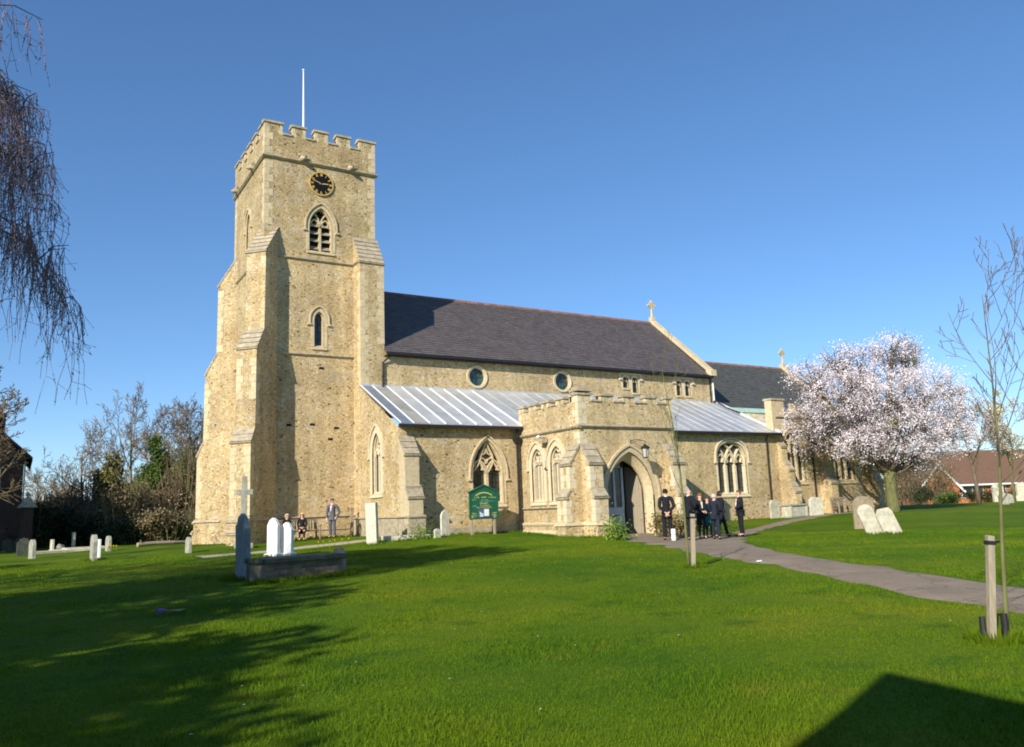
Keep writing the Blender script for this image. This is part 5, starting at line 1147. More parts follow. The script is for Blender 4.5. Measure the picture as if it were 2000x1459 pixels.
for i, (px_, d_, w_, h_, mt, lb) in enumerate(((382, 57, 3.2, 6.6, M_OLIVE, 'tall olive thicket touching the tower edge'), (350, 56, 3.4, 5.4, M_BRUSH, 'brown bramble thicket one step left of the tower'), (300, 55, 3.6, 4.0, M_BRUSH, 'brown thicket at the foot of the ivy clad tree'), (250, 55, 3.4, 4.6, M_BRUSH, 'brown thicket with pale stems between two evergreens'), (205, 56, 3.0, 3.2, M_OLIVE, 'low olive thicket under the bushy evergreen'), (165, 58, 3.2, 4.4, M_BRUSH, 'brown stemmy thicket behind the tall pale headstone'), (125, 60, 3.4, 3.8, M_BRUSH, 'brown thicket left end beside the gate pier'), (90, 62, 3.0, 3.4, M_DEADL, 'reddish shrub beyond the gate pier'), (270, 53, 3.0, 1.8, M_YEW, 'low dark bramble at the lawn edge, left'), (335, 53, 3.4, 2.2, M_BRUSH, 'low brown bramble at the lawn edge, near the log'), (372, 54, 2.4, 2.0, M_YEW, 'low dark bramble beside the tower buttress'))):
    shrub(lb, px_, d_, w_*1.15, h_, 3400, mt, 60+i, .085, name='thicket', stems=34, smat=M_BARKG if i % 3 == 0 else M_TWIG)
for i, (px_, lb) in enumerate(((85, 'hazy brown thicket behind the reddish shrub'), (120, 'hazy brown thicket behind the kerbed graves'), (155, 'hazy brown thicket under the thin crowned bare tree'), (190, 'hazy brown thicket left of the bushy evergreen'), (232, 'hazy brown thicket under the tallest bare tree'), (265, 'hazy brown thicket between the evergreens, back row'), (335, 'hazy brown thicket behind the narrow evergreen'), (365, 'hazy brown thicket behind the one left of the tower'), (395, 'hazy brown thicket half hidden by the tower'))):
    shrub(lb, px_, 66, 4.6, (3.8, 4.2, 5.2, 4.8, 5.6, 6.0, 7.2, 7.6, 7.6)[i], 3200, M_BRUSH if i % 2 else M_OLIVE, 160+i, .10, name='thicket', stems=40, smat=M_TWIG)
for i, (px_, d_, w_, h_, lb) in enumerate(((15, 52, 3.2, 3.6, 'big black green shrub before the dark house'), (75, 54, 3.4, 2.4, 'dark shrub right of the house shrub'), (125, 55, 3.2, 2.6, 'dark shrub behind the kerbed graves'), (185, 55, 3.0, 2.0, 'low dark shrub behind the headstone with daffodils'), (225, 54, 2.6, 1.7, 'lowest dark shrub at the lawn edge'), (45, 51, 2.6, 2.5, 'dark shrub above the three shaded headstones'), (62, 52, 2.0, 3.1, 'dark shrub hiding the foot of the gate pier'))):
    shrub(lb, px_, d_, w_, h_, 5200, M_YEW, 80+i, .085, stems=6)
bare_tree('small bare tree at the left edge whose branches cross the chimney', -1.7, 36.5, 7.6, 93, BARE, .14)
# dark house at the left edge
x, y = .25, 58.7
HS = thing('brick_house', 'dark two storey house with a gable and chimney, left edge', 'house', (x, y, g(x, y)), 0)
M_DKB = simple('shade_dark_brick', (.07, .045, .035), .9, .25, 9, .3); M_TILE = simple('dark_tile', (.05, .045, .045), .8, .3, 6, .3)  # brick colour lowered so that it carries the shade over the house
m = MB(); m.hexa([(-8.5, 0, -.2), (0, 0, -.2), (0, 0, 5.8), (-4.25, 0, 9.9), (-8.5, 0, 5.8)], [(-8.5, 9, -.2), (0, 9, -.2), (0, 9, 5.8), (-4.25, 9, 9.9), (-8.5, 9, 5.8)]); m.build('wall', M_DKB, HS)
m = MB()
for s_ in (0, 1):
    f = (lambda a: a) if s_ == 0 else (lambda a: -8.5-a)
    m.hexa([(f(.45), -.3, 5.42), (f(-4.25), -.3, 9.95), (f(-4.25), -.3, 10.12), (f(.45), -.3, 5.62)], [(f(.45), 9.3, 5.42), (f(-4.25), 9.3, 9.95), (f(-4.25), 9.3, 10.12), (f(.45), 9.3, 5.62)])
m.build('roof', M_TILE, HS)
m = MB(); m.box((-1.75, 2, 6.5), (-1.15, 2.9, 8.6)); m.box((-1.82, 1.93, 8.45), (-1.08, 2.97, 8.62)); m.build('chimney', M_DKB, HS)
m = MB(); m.lathe((-1.45, 2.4, 8.6), [(.13, 0), (.10, .35)], 8); m.build('chimney_pot', M_RIDGE, HS)
m = MB(); m.tube([(.06, -.06, 5.4), (.06, -.06, 0)], .05, 6); m.build('downpipe', M_STONEG, HS)
for z in (1.0, 3.7):
    m = MB(); m.box((-2.3, -.03, z), (-1.2, .02, z+1.2)); w = m.build('window', M_WHITE, HS)
    m = MB(); m.box((-2.22, -.04, z+.08), (-1.28, -.03, z+1.12)); m.build('pane', M_GLASS, w)
gp = thing('gate_pier', 'brick gate pier with pale pyramid cap and ball, beside the house', 'pier', (.55, 56.4, g(.55, 56.4)), R(20))
m = MB(); m.box((-.25, -.25, -.1), (.25, .25, 2.5)); m.build('shaft', M_DKB, gp)
m = MB(); m.hexa([(-.40, -.40, 2.5), (.40, -.40, 2.5), (.40, .40, 2.5), (-.40, .40, 2.5)], [(-.40, -.40, 2.6), (.40, -.40, 2.6), (.40, .40, 2.6), (-.40, .40, 2.6)]); m.hexa([(-.36, -.36, 2.6), (.36, -.36, 2.6), (.36, .36, 2.6), (-.36, .36, 2.6)], [(-.04, -.04, 3.15), (.04, -.04, 3.15), (.04, .04, 3.15), (-.04, .04, 3.15)]); m.build('cap', GM['grey'], gp)
m = MB(); m.lathe((0, 0, 3.13), [(.03, 0), (.12, .07), (.14, .14), (.11, .22), (.02, .28)], 10); m.build('ball', GM['grey'], gp)
dense_tree('dark cypress added to shade the left house, outside the frame', -7.5, 50.0, 12.5, 2.6, 21, 7000)  # added out of view as a second sun blocker for the house
# right hand background: bungalow, hedge, trees
BG = thing('bungalow', 'long red brick bungalow under a big brown tile roof, far right', 'bungalow', (91.0, 56.6, .1), math.atan2(-.5, .87))
M_BTILE = simple('brown_roof_tile', (.15, .085, .055), .85, .25, 3, .3, stretch=(1, 1, 6)); M_OBR = simple('orange_brick', (.46, .17, .075), .9, .2, 9, .25)
LB = 36
m = MB(); m.box((0, 0, -.3), (LB, 7, 2.25)); m.build('wall', M_OBR, BG)
m = MB(); m.hexa([(-.4, -.6, 2.1), (-.4, 3.6, 6.3), (-.4, 7.8, 2.1)], [(LB+.4, -.6, 2.1), (LB+.4, 3.6, 6.3), (LB+.4, 7.8, 2.1)]); m.build('roof', M_BTILE, BG)
m = MB(); m.box((-.4, -.68, 2.02), (LB+.4, -.6, 2.2)); m.build('fascia', M_FLASH, BG)
for a, w_, z0, z1 in ((1.6, 1.3, .7, 2.0), (4.0, 2.6, .6, 2.0), (8.4, .9, 0, 2.0), (11.4, 2.0, .7, 2.0), (16.4, 2.2, .7, 2.0), (22, 2, .7, 2.0)):
    m = MB(); m.box((a, -.05, z0), (a+w_, .0, z1)); w = m.build('window', M_WHITE, BG)
    m = MB(); m.box((a+.08, -.07, z0+.08), (a+w_/2-.04, -.05, z1-.08)); m.box((a+w_/2+.04, -.07, z0+.08), (a+w_-.08, -.05, z1-.08)); m.build('pane', M_GLASS, w)
gx_, gy_ = at(1795, 78)
WG = thing('gabled_wing', 'small orange brick gable end with white bargeboards beside the bungalow', 'building', (gx_, gy_, .35), math.atan2(-.52, .85))
m = MB(); m.hexa([(.3, 0, -.4), (4.1, 0, -.4), (4.1, 0, 1.5), (2.2, 0, 3.6), (.3, 0, 1.5)], [(.3, 7, -.4), (4.1, 7, -.4), (4.1, 7, 1.5), (2.2, 7, 3.6), (.3, 7, 1.5)]); m.build('wall', M_OBR, WG)
m = MB(); m.hexa([(-.1, -.2, 1.15), (2.2, -.2, 3.75), (4.5, -.2, 1.15), (4.5, -.2, 1.0), (2.2, -.2, 3.6), (-.1, -.2, 1.0)], [(-.1, 7.2, 1.15), (2.2, 7.2, 3.75), (4.5, 7.2, 1.15), (4.5, 7.2, 1.0), (2.2, 7.2, 3.6), (-.1, 7.2, 1.0)]); m.build('roof', M_BTILE, WG)
for s_ in (-1, 1):
    m = MB(); m.hexa([(2.2+s_*2.38, -.27, 1.10), (2.2, -.27, 3.78), (2.2, -.27, 3.50), (2.2+s_*2.38, -.27, .82)], [(2.2+s_*2.38, -.205, 1.10), (2.2, -.205, 3.78), (2.2, -.205, 3.50), (2.2+s_*2.38, -.205, .82)]); m.build('bargeboard', M_WHITE, WG)
for i, (px_, d_, w_, h_, mt, lb) in enumerate(((1810, 66, 2.2, 1.5, M_YEW, 'dark shrub before the orange gable'), (1850, 70, 3.4, .9, M_IVY, 'low green hedge clump behind the white memorial'), (1920, 66, 3.6, .95, M_DEADL, 'low reddish hedge clump before the bungalow'), (1975, 66, 3.8, .95, M_OLIVE, 'low olive hedge clump right of the reddish one'), (2030, 66, 3.6, 1.0, M_IVY, 'low green hedge clump at the far right edge'), (1785, 70, 4.2, 5.2, M_BRUSH, 'tall bare brown shrub right of the blossom trunk'), (1760, 74, 4.2, 4.6, M_BRUSH, 'tall bare brown shrub behind the blossom trunk'), (1845, 75, 3.0, 4.6, M_BRUSH, 'bare brown shrub between gable and bungalow'))):
    shrub(lb, px_, d_, w_, h_, 2400, mt, 100+i, .07, stems=14)
x, y = at(1915, 58); PB = dict(BARE); PB['num'] = [1, 12, 7, 6, 3]; PB['rmin'] = .012
ot, tips = bare_tree('loose pinkish blossoming tree behind the big blossom tree', x, y, 9.0, 71, PB, .16, M_BARK, name='blossom_tree')
pts = np.array([tuple(a.lerp(b, random.random())) for lvl, P in tips if lvl >= 3 for a, b in zip(P[:-1], P[1:]) for _ in range(2)]); rng = np.random.default_rng(8)
def dots(pts, size, mat, parent, name='blossom'):
    k = len(pts); a = rng.normal(size=(k, 3)); a /= np.linalg.norm(a, axis=1)[:, None]; b = np.cross(a, rng.normal(size=(k, 3))); b /= np.linalg.norm(b, axis=1)[:, None]; s = (size*rng.uniform(.6, 1.3, k))[:, None]
    return quads_mesh(name, np.stack([pts-a*s, pts-b*s*.7, pts+a*s, pts+b*s*.7], 1), mat, parent)
dots(pts+rng.normal(0, .05, pts.shape), .035, M_BLOS, ot)
x, y = at(1985, 60); ot, tips = bare_tree('cream flowering small tree at the right edge', x, y, 7.6, 72, PB, .12, M_BARKG, name='blossom_tree')
pts = np.array([tuple(a.lerp(b, random.random())) for lvl, P in tips if lvl >= 2 for a, b in zip(P[:-1], P[1:]) for _ in range(2)]); dots(pts+rng.normal(0, .06, pts.shape), .045, M_BLOSG, ot)
# far woods
def wood(px0, px1, d_, h_, n, mat, seed):
    rng = np.random.default_rng(seed); px_ = rng.uniform(px0, px1, n); az = YAW+np.arctan((px_-1000)/1579.2); dd = d_*rng.uniform(.92, 1.15, n)/np.cos(az-YAW)
    hh = h_*(.72+.28*np.sin(px_*.05)*np.sin(px_*.021+1)); z = np.abs(rng.normal(0, .55, n)).clip(0, 1.1)*hh
    C = np.stack([dd*np.sin(az), dd*np.cos(az), z], -1); a = rng.normal(size=(n, 3)); a /= np.linalg.norm(a, axis=1)[:, None]; b = np.cross(a, rng.normal(size=(n, 3))); b /= np.linalg.norm(b, axis=1)[:, None]; s = (.5*rng.uniform(.4, 1.2, n))[:, None]
    return stuff(quads_mesh('far_wood', np.stack([C-a*s, C-b*s*.5, C+a*s, C+b*s*.5], 1), mat))
wood(-250, 420, 150, 7, 9000, M_BRUSH, 1); wood(1650, 2250, 170, 8, 9000, M_BRUSH, 2)
# small plants by the porch and flowers
shrub('bright green laurel bush left of the porch door', 1200, 31.0, .62, .66, 1100, M_LAUREL, 131, .05, stems=8, smat=M_BARKG)
shrub('olive shrub right of the porch door, behind the man', 1292, 31.8, .8, .95, 1100, M_DEADL, 132, .045, stems=8, smat=M_BARKG)
shrub('olive brown shrub between the porch buttress and the group', 1325, 31.5, .9, 1.15, 1300, M_DEADL, 133, .045, stems=8, smat=M_BARKG)
shrub('low green plants behind the group on the path', 1390, 33.0, 1.6, .5, 900, M_IVY, 134, .05, stems=5, smat=M_BARKG)
shrub('low green tuft at the foot of the chapel wall', 1520, 52.0, 1.8, .45, 700, M_IVY, 135, .05, stems=5, smat=M_BARKG)
shrub('mossy green plants on the mound by the aisle plinth', 812, 33.8, 1.5, .30, 900, M_LAUREL, 136, .04, stems=3, smat=M_BARKG)
def flowers(label, spots, col, hgt=.22, size=.035, group=None):
    nm = ('leftmost', 'second', 'third', 'fourth', 'fifth', 'rightmost') if len(spots) > 3 else ('middle', 'rightmost', 'leftmost')
    mt = MATS.get('petal_'+col[0]) or simple('petal_'+col[0], col[1], .6, .05, 5, 0)
    for i, (x, y) in enumerate(spots):
        o = thing('daffodil', nm[i]+' '+label, 'flower', (x, y, g(x, y)), RNG.uniform(0, 6), group); m = MB(); m.tube([(0, 0, 0), (.01, 0, hgt)], .006, 4); m.tube([(0, 0, 0), (.06, .02, hgt*.8)], [.008, .002], 3); m.tube([(0, 0, 0), (-.05, .03, hgt*.85)], [.008, .002], 3); m.build('stem', M_LAUREL, o)
        m = MB()
        for k in range(6):
            a = 2*PI*k/6; m.quad((.01, 0, hgt), (size*math.cos(a-.4), size*math.sin(a-.4)-.01, hgt+.01), (size*1.6*math.cos(a), size*1.6*math.sin(a)-.02, hgt+.02), (size*math.cos(a+.4), size*math.sin(a+.4)-.01, hgt+.01))
        m.lathe((.01, -.01, hgt), [(size*.3, 0), (size*.55, size)], 6); m.build('petals', mt, o)
YEL = ('yellow', (.85, .62, .03)); WHT = ('white', (.85, .85, .75))
flowers('yellow daffodil of the row beside the narrow footpath', [(10.0+.28*i+RNG.uniform(-.1, .1), 30.9+.12*i+RNG.uniform(-.15, .15)) for i in range(6)], YEL, .25, .045, 'daffodils by the footpath')
flowers('yellow daffodil on the lawn edge before the porch', [(18.35, 22.1), (18.5, 21.3), (17.6, 23.0)], YEL, .25, .045, 'daffodils before the porch')
flowers('yellow daffodil at the foot of a grey headstone', [(3.82+.075*i, 44.0+.22*((i*3) % 5)-.3) for i in range(6)], YEL, .22, .05, 'daffodils at the headstone')
o = thing('bouquet', 'purple wrapped bouquet lying on the shaded lawn', 'bouquet', (2.15, 14.5, g(2.15, 14.5)+.03), R(20))
M_PUR = simple('purple_wrap', (.16, .10, .26), .5, .3, 20, 0); m = MB(); m.tube([(-.14, 0, .03), (-.06, 0, .04), (.05, .01, .02)], [.045, .035, .012], 7); m.build('wrap', M_PUR, o)
m = MB()
for k in range(5): m.tube([(.05, 0, .03), (.22+.04*k, .03*(k-2), .015)], .008, 4)
m.build('stalks', simple('dry_stalk', (.42, .28, .12), .8), o)
# daisies: far too many and small to count
k = 90; P = np.stack([RNG.uniform(0, 24, k), RNG.uniform(5, 26, k)], -1)
for poly in PATHS: P = P[~inpoly(P, poly)]
Q = []
for x, y in P:
    z = g(x, y)+.04; s = .014*(1+math.hypot(x, y)/16); Q.append([(x-s, y, z), (x, y-s, z+.01), (x+s, y, z), (x, y+s, z+.005)])
stuff(quads_mesh('daisies', np.array(Q), simple('petal_daisy', (.75, .75, .68), .7, .05, 5, 0)))
def long_grass(spots):
    Q = []
    for x, y, r_, n in spots:
        a = RNG.uniform(0, 2*PI, n); rr_ = r_*RNG.uniform(.45, 1.1, n); px_ = x+rr_*np.cos(a); py_ = y+rr_*np.sin(a); z = G(px_, py_); h = RNG.uniform(.04, .15, n); w = .006*RNG.uniform(.6, 1.4, n)*(1+math.hypot(x, y)/25); b = RNG.uniform(0, 2*PI, n); l = h*RNG.uniform(.1, .7, n)
        F = np.zeros((n, 3, 3)); F[:, 0] = np.stack([px_-w*np.cos(b), py_-w*np.sin(b), z-.01], -1); F[:, 1] = np.stack([px_+w*np.cos(b), py_+w*np.sin(b), z-.01], -1); F[:, 2] = np.stack([px_+l*np.cos(a), py_+l*np.sin(a), z+h], -1); Q.append(F)
    return stuff(quads_mesh('long_grass', np.concatenate(Q), M_BLADE))
long_grass([(4.6, 19.85, .5, 900), (6.72, 19.25, .4, 600), (7.6, 27.9, .6, 500), (12.2, 31, .5, 400), (15.5, 31.3, .4, 300), (13.9, 31.6, 1.1, 800), (24.95, 17.5, .45, 600), (25.3, 17.1, .45, 600), (12.6, 13.4, .25, 500), (8.9, 4.95, .28, 900), (7.95, 34.3, .5, 300), (2.5, 33.6, .4, 300)]+[(5.62+t*.97, 18.98+t*.25-.42, .22, 160) for t in np.linspace(-1.1, 1.1, 12)]+[(x, 32.72, .25, 90) for x in np.linspace(15.2, 20, 16)]+[(x, 27.05, .3, 110) for x in np.linspace(19.6, 21.4, 7)]+[(19.3, y, .3, 110) for y in np.linspace(27.6, 32.2, 12)]+[(x, 38.1, .3, 90) for x in np.linspace(9, 14, 14)])
# ------------------------------------------------------------------ people
M_SKIN = simple('skin', (.62, .36, .26), .6, .08, 6, 0)
def cloth(name, col): return MATS.get(name) or simple(name, col, .85, .18, 8, .1, .15)
C_BLACK = cloth('black_suit', (.016, .017, .022)); C_NAVY = cloth('navy_suit', (.020, .024, .038)); C_GREY = cloth('grey_suit', (.10, .11, .13)); C_TEAL = cloth('teal_coat', (.02, .16, .15)); C_PINK = cloth('pink_shirt', (.72, .50, .62)); C_WHITE = cloth('white_shirt', (.80, .80, .80)); C_CREAM = cloth('cream_scarf', (.70, .66, .52)); C_SHOE = cloth('black_shoe', (.012, .012, .012)); C_HOSE = cloth('dark_tights', (.03, .025, .028))
def skin_mesh(V, Rd, E_, root, sub=2):
    me = bpy.data.meshes.new('figure'); me.from_pydata([tuple(v) for v in V], E_, []); o = bpy.data.objects.new('figure_tmp', me); COL.objects.link(o)
    md = o.modifiers.new('Skin', 'SKIN'); md.use_smooth_shade = True
    for i, r in enumerate(Rd): me.skin_vertices[0].data[i].radius = (r, r) if not hasattr(r, '__len__') else r; me.skin_vertices[0].data[i].use_root = i == root
    sb = o.modifiers.new('Sub', 'SUBSURF'); sb.levels = sub; sb.render_levels = sub
    dg = bpy.context.evaluated_depsgraph_get(); dg.update(); out = bpy.data.meshes.new_from_object(o.evaluated_get(dg)); bpy.data.objects.remove(o)
    for p in out.polygons: p.use_smooth = True
    return out
def person(label, x, y, face_az, height, top, legs, shirt=None, hair=(.05, .035, .03), hair_len=0, skirt=None, female=False, arms='down', pose='stand', group=None, lean=0, z=None, stride=0, turn=0, bald=False, cuff=None):
    """face_az: compass angle (degrees from +y towards +x) that the figure faces; local front is -Y"""
    o = thing('person', label, 'person', (x, y, g(x, y)+.02 if z is None else z), R(180-face_az), group); s = height/1.75
    sw = .165 if female else .195; sit = pose == 'sit'
    J = {}
    hz = .93 if not sit else .50
    J['pelvis'] = (0, 0, hz); J['waist'] = (0, -.005-lean*.3, hz+.17); J['chest'] = (0, -.01-lean*.8, hz+.38); J['neck0'] = (0, .0-lean*1.1, hz+.52); J['neck1'] = (0, -.015-lean*1.25, hz+.59); J['head0'] = (0, -.025-lean*1.35, hz+.66); J['head1'] = (0, -.02-lean*1.4, hz+.755)
    for sg, n in ((-1, 'l'), (1, 'r')):
        J['sh'+n] = (sg*sw, 0-lean*1.05, hz+.49); J['hip'+n] = (sg*.09, 0, hz-.03)
        if sit: J['kn'+n] = (sg*.11, -.42, .50); J['an'+n] = (sg*.10, -.40, .10); J['to'+n] = (sg*.11, -.53, .05)
        else:
            st_ = stride*sg; J['kn'+n] = (sg*(.10+abs(stride)*.2), -st_*.28-.02, .50); J['an'+n] = (sg*(.10+abs(stride)*.35), -st_*.5+.02, .09); J['to'+n] = (sg*(.12+abs(stride)*.35), -st_*.5-.13, .045)
        a = arms if isinstance(arms, str) else arms[0 if sg < 0 else 1]
        el, wr, ha = {'down': ((sg*(sw+.06), .02, hz+.21), (sg*(sw+.06), -.06, hz-.03), (sg*(sw+.05), -.08, hz-.11)),
            'behind': ((sg*(sw+.055), .11, hz+.22), (sg*.07, .17, hz+.02), (sg*.01, .18, hz-.04)),
            'front': ((sg*(sw+.06), -.03, hz+.21), (sg*.08, -.24, hz+.12), (sg*.0+.01*sg, -.27, hz+.10)),
            'akimbo': ((sg*(sw+.22), .08, hz+.24), (sg*(sw+.02), -.03, hz+.07), (sg*(sw-.04), -.06, hz+.05)),
            'pocket': ((sg*(sw+.12), .08, hz+.20), (sg*(sw+.03), -.05, hz+.00), (sg*(sw-.01), -.06, hz-.06)),
            'cross': ((sg*(sw+.04), -.06, hz+.22), (sg*(-.02), -.21, hz+.25), (sg*(-.10), -.20, hz+.26)),
            'lap': ((sg*(sw+.05), -.08, hz+.24), (sg*.08, -.28, hz+.13), (sg*.03, -.32, hz+.11))}[a]
        l_ = Vector((0, -lean*.6, 0)); J['el'+n] = tuple(Vector(el)+l_); J['wr'+n] = tuple(Vector(wr)+l_); J['ha'+n] = tuple(Vector(ha)+l_)
    fem = .88 if female else 1
    RB = dict(pelvis=.125*fem, waist=.115*fem, chest=.135*fem, neck0=.06, neck1=.052, head0=.078, head1=.088)
    for n in 'lr': RB.update({'sh'+n: .062*fem, 'hip'+n: .085, 'kn'+n: .055, 'an'+n: .038, 'to'+n: .035, 'el'+n: .042*fem, 'wr'+n: .028, 'ha'+n: .034})
    ED = [('pelvis', 'waist'), ('waist', 'chest'), ('chest', 'neck0'), ('neck0', 'neck1'), ('neck1', 'head0'), ('head0', 'head1')]
    for n in 'lr': ED += [('neck0', 'sh'+n), ('sh'+n, 'el'+n), ('el'+n, 'wr'+n), ('wr'+n, 'ha'+n), ('pelvis', 'hip'+n), ('hip'+n, 'kn'+n), ('kn'+n, 'an'+n), ('an'+n, 'to'+n)]
    def build(name, keys, mat, grow_=0, extra=None, rk=None, sub=2, scale_y=1):
        V = []; Rr = []; idx = {}
        for k in keys: idx[k] = len(V); V.append(Vector(J[k])); Rr.append(max(.012, (rk or {}).get(k, RB[k]+grow_)))
        E_ = [(idx[a], idx[b]) for a, b in ED if a in idx and b in idx]
        if extra:
            for k, p, r, par in extra: idx[k] = len(V); V.append(Vector(p)); Rr.append(r); E_.append((idx[par], idx[k]))
        me = skin_mesh([v*s for v in V], [r*s for r in Rr], E_, idx[rk['_root']] if rk and '_root' in rk else 0, sub); me.materials.append(mat); return add_obj(name, me, o)
    # body: one continuous surface with five fingers on each hand
    ex = []
    for n, sg in (('l', -1), ('r', 1)):
        h = Vector(J['ha'+n]); w = Vector(J['wr'+n]); d = (h-w).normalized(); sd = d.cross(Vector((0, 1, .3))).normalized(); up = d.cross(sd)
        for i, (off, ln) in enumerate(((-.030, .065), (-.011, .078), (.009, .073), (.028, .058))):
            a = h+sd*off+d*.03; ex.append(('f%d%s' % (i, n), a+d*ln*.5, .0095, 'ha'+n)); ex.append(('g%d%s' % (i, n), a+d*ln+up*.015, .008, 'f%d%s' % (i, n)))
        ex.append(('t'+n, h-sd*.045*sg+d*.012, .011, 'ha'+n)); ex.append(('u'+n, h-sd*.055*sg+d*.045, .009, 't'+n))
    keys = list(RB)
    build('body', keys, M_SKIN, 0, ex, sub=1)
    # head details
    hc = Vector(J['head0'])*.5+Vector(J['head1'])*.5
    m = MB(); m.tube([(hc+Vector((0, -.075, .015)))*s, (hc+Vector((0, -.112, -.012)))*s, (hc+Vector((0, -.085, -.028)))*s], [.012*s, .016*s, .012*s], 5)
    for sg in (-1, 1): m.tube([(hc+Vector((sg*.080, .0, .02)))*s, (hc+Vector((sg*.094, .008, .005)))*s, (hc+Vector((sg*.080, .0, -.025)))*s], [.012*s, .018*s, .010*s], 5)
    m.build('nose_and_ears', M_SKIN, o, True)
    m = MB()
    for sg in (-1, 1): m.lathe((hc+Vector((sg*.03, -.083, .012)))*s, [(.002, -.006*s), (.009*s, 0), (.002, .006*s)], 6)
    m.tube([(hc+Vector((-.022, -.088, -.048)))*s, (hc+Vector((.022, -.088, -.048)))*s], .004*s, 4); m.build('eyes_and_mouth', cloth('dark_feature', (.10, .04, .035)), o)
    # hair
    if not bald:
        m = MB(); n = 12; c = (hc+Vector((0, .012, .018)))*s; r = .103*s; rings = 7
        for i in range(rings+1):
            t = PI*.5*i/rings
            for k in range(n):
                a = 2*PI*k/n; front = -math.sin(a); lo = (.035 if front > .35 else (-.04-hair_len*(1 if front < .5 else 0)))*s
                zz = lo+(r*1.0-lo)*math.sin(t); rr_ = r*(math.cos(t)**.7 if i < rings else .03)*(1+.10*(hair_len > .03))
                m.v.append((c[0]+rr_*math.cos(a)*.95, c[1]+rr_*math.sin(a)*1.06, c[2]+zz))
        for i in range(rings):
            for k in range(n): j = (k+1) % n; m.f.append((i*n+k, i*n+j, (i+1)*n+j, (i+1)*n+k))
        m.f.append(tuple(rings*n+k for k in range(n)))
        m.build('hair', cloth('hair_%02d%02d' % (int(hair[0]*99), int(hair[1]*99)), hair), o, True)
    tk = ['pelvis', 'waist', 'chest', 'neck0', 'shl', 'shr', 'ell', 'elr', 'wrl', 'wrr']
    rk = {k: RB[k]+.022 for k in tk}; rk['neck0'] = .075; rk['pelvis'] = .150*fem
    JP = J['pelvis']; hem = (0, .0, hz-.10) if not sit else (0, -.02, hz-.02)
    build('jacket', tk, top, 0, [('hem', hem, .150*fem, 'pelvis')], rk)
    if shirt:
        m = MB(); F_ = lambda a, zz, d: tuple(Vector((a, -(.118*fem+d)-lean*.9, hz+zz))*s)
        m.hexa([F_(-.05, .50, -.03), F_(.05, .50, -.03), F_(.012, .24, .035), F_(-.012, .24, .035)], [F_(-.045, .50, .005), F_(.045, .50, .005), F_(.012, .24, .065), F_(-.012, .24, .065)]); m.build('shirt_front', shirt, o)
        m = MB(); m.lathe(tuple(Vector(J['neck0'])*s), [(.066*s, .02*s), (.062*s, .062*s)], 10); m.build('collar', shirt, o)
    lk = ['pelvis']+[a+n for n in 'lr' for a in ('hip', 'kn', 'an')]
    rl = {k: RB[k]+.018 for k in lk}; rl['pelvis'] = .13; rl['anl'] = rl['anr'] = .062; rl['knl'] = rl['knr'] = .074
    if skirt:
        if sit: build('skirt', ['pelvis', 'hipl', 'hipr', 'knl', 'knr'], skirt, .03, None, {k: RB.get(k, .1)+.035 for k in ('pelvis', 'hipl', 'hipr', 'knl', 'knr')})
        else: m = MB(); m.lathe((0, 0, 0), [(.20*s, .52*s), (.19*s, .7*s), (.165*s, .9*s), (.13*s, 1.02*s)], 14, 1, .8); m.build('skirt', skirt, o, True)
        rl = {k: RB[k]+.004 for k in lk}; build('tights', lk, C_HOSE, 0, None, rl, sub=1)
    else: build('trousers', lk, legs, 0, None, rl)
    for n in 'lr':
        me = skin_mesh([Vector(J['an'+n])*s-Vector((0, -.02, .035))*s, Vector(J['to'+n])*s], [.048*s, .038*s], [(0, 1)], 0, 2); me.materials.append(C_SHOE); add_obj('shoe', me, o)
    return o
AW = 31.5
GRP = 'mourners in dark clothes on the path by the porch'
person('man in black suit seen from behind, hands clasped at his back, before the porch', 19.80, 22.15, AW+4, 1.80, C_BLACK, C_BLACK, hair=(.02, .017, .015), arms='behind', shirt=C_WHITE, group=GRP)
person('bald man in open black suit with one arm akimbo, leftmost of the group', 19.95, 21.15, 95, 1.78, C_BLACK, C_BLACK, shirt=C_WHITE, bald=True, arms=('akimbo', 'down'), group=GRP)
person('red haired woman in dark coat with cream scarf within the group', 20.95, 21.65, 190, 1.60, C_BLACK, C_BLACK, shirt=C_CREAM, hair=(.30, .10, .04), hair_len=.10, female=True, skirt=C_BLACK, arms='front', group=GRP)
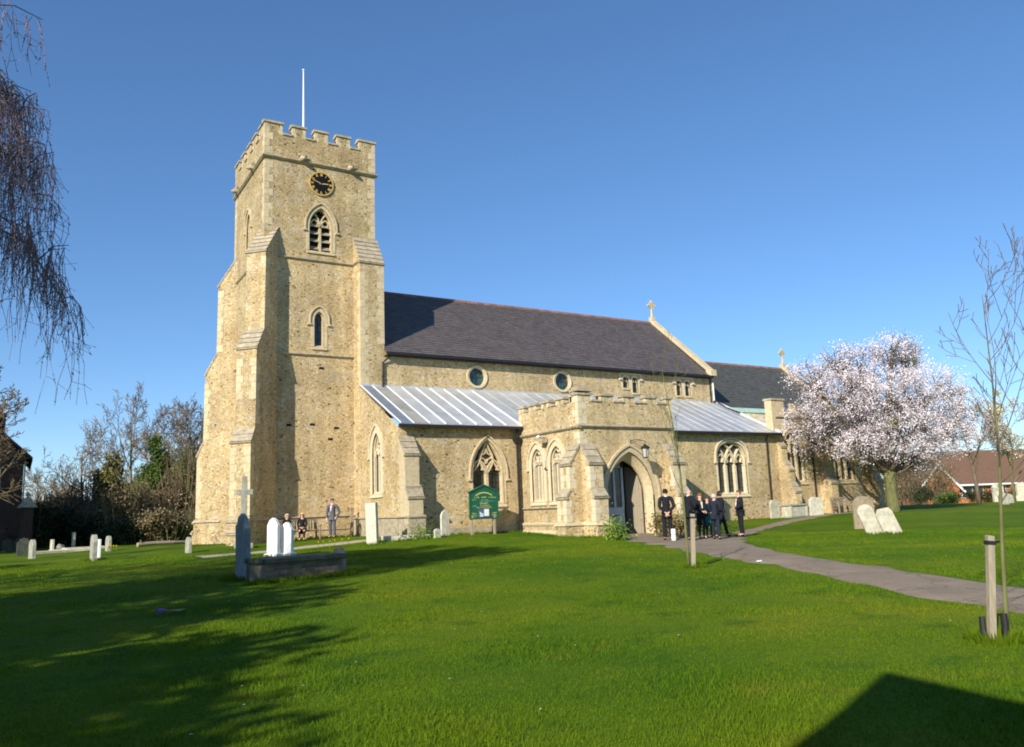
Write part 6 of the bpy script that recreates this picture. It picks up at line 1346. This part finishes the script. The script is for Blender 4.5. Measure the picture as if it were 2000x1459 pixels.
person('woman in teal coat mostly hidden behind the grey haired person', 21.7, 22.05, 200, 1.48, C_TEAL, C_TEAL, hair=(.10, .06, .03), hair_len=.08, female=True, skirt=C_TEAL, arms='front', group=GRP)
person('short grey haired person in navy suit, head turned right', 20.75, 20.75, 75, 1.56, C_NAVY, C_NAVY, hair=(.50, .46, .40), arms='front', group=GRP, stride=.25)
person('dark haired person in black suit standing legs apart, second from right', 22.0, 21.7, 120, 1.68, C_BLACK, C_BLACK, hair=(.04, .02, .015), hair_len=.06, arms='down', group=GRP, stride=.6)
person('man in black suit and white collar facing the group, rightmost', 22.85, 21.55, -60, 1.68, C_BLACK, C_BLACK, shirt=C_WHITE, hair=(.14, .09, .06), arms=('down', 'front'), group=GRP)
person('man in grey suit and pink shirt, hand in pocket, beside the bench', 12.45, 36.6, -135, 1.78, C_GREY, C_GREY, shirt=C_PINK, hair=(.12, .09, .08), arms=('down', 'pocket'), z=.36)
person('grey blonde woman in black seated at the left end of the bench', BX-.62, BY-.02, 160, 1.62, C_BLACK, C_BLACK, hair=(.55, .48, .34), hair_len=.04, female=True, skirt=C_BLACK, arms='lap', pose='sit', lean=.04, z=g(BX, BY)-.02)
person('blonde woman in black seated in the middle of the bench', BX+.12, BY-.02, 200, 1.64, C_BLACK, C_BLACK, hair=(.66, .50, .26), hair_len=.09, female=True, skirt=C_BLACK, arms='lap', pose='sit', lean=.06, z=g(BX, BY)-.02)
o = thing('white_lantern', 'white cylindrical lantern standing behind the clasped hands man', 'lantern', (19.72, 21.78, g(19.72, 21.78)+.02))
m = MB(); m.lathe((0, 0, 0), [(.075, 0), (.085, .02), (.085, .38), (.075, .40)], 14); m.build('body', M_WHITE, o); m = MB(); m.lathe((0, 0, .20), [(.088, 0), (.088, .02)], 14); m.build('band', M_STONEG, o)
o = thing('litter', 'tiny white scrap of paper at the path edge', 'litter', (14.35, 13.1, g(14.35, 13.1)+.02)); m = MB(); m.hexa([(-.07, -.03, 0), (.06, -.04, 0), (.08, .03, 0), (-.05, .04, 0)], [(-.05, -.02, .02), (.05, -.02, .03), (.05, .02, .015), (-.03, .02, .03)]); m.build('paper', M_WHITE, o)
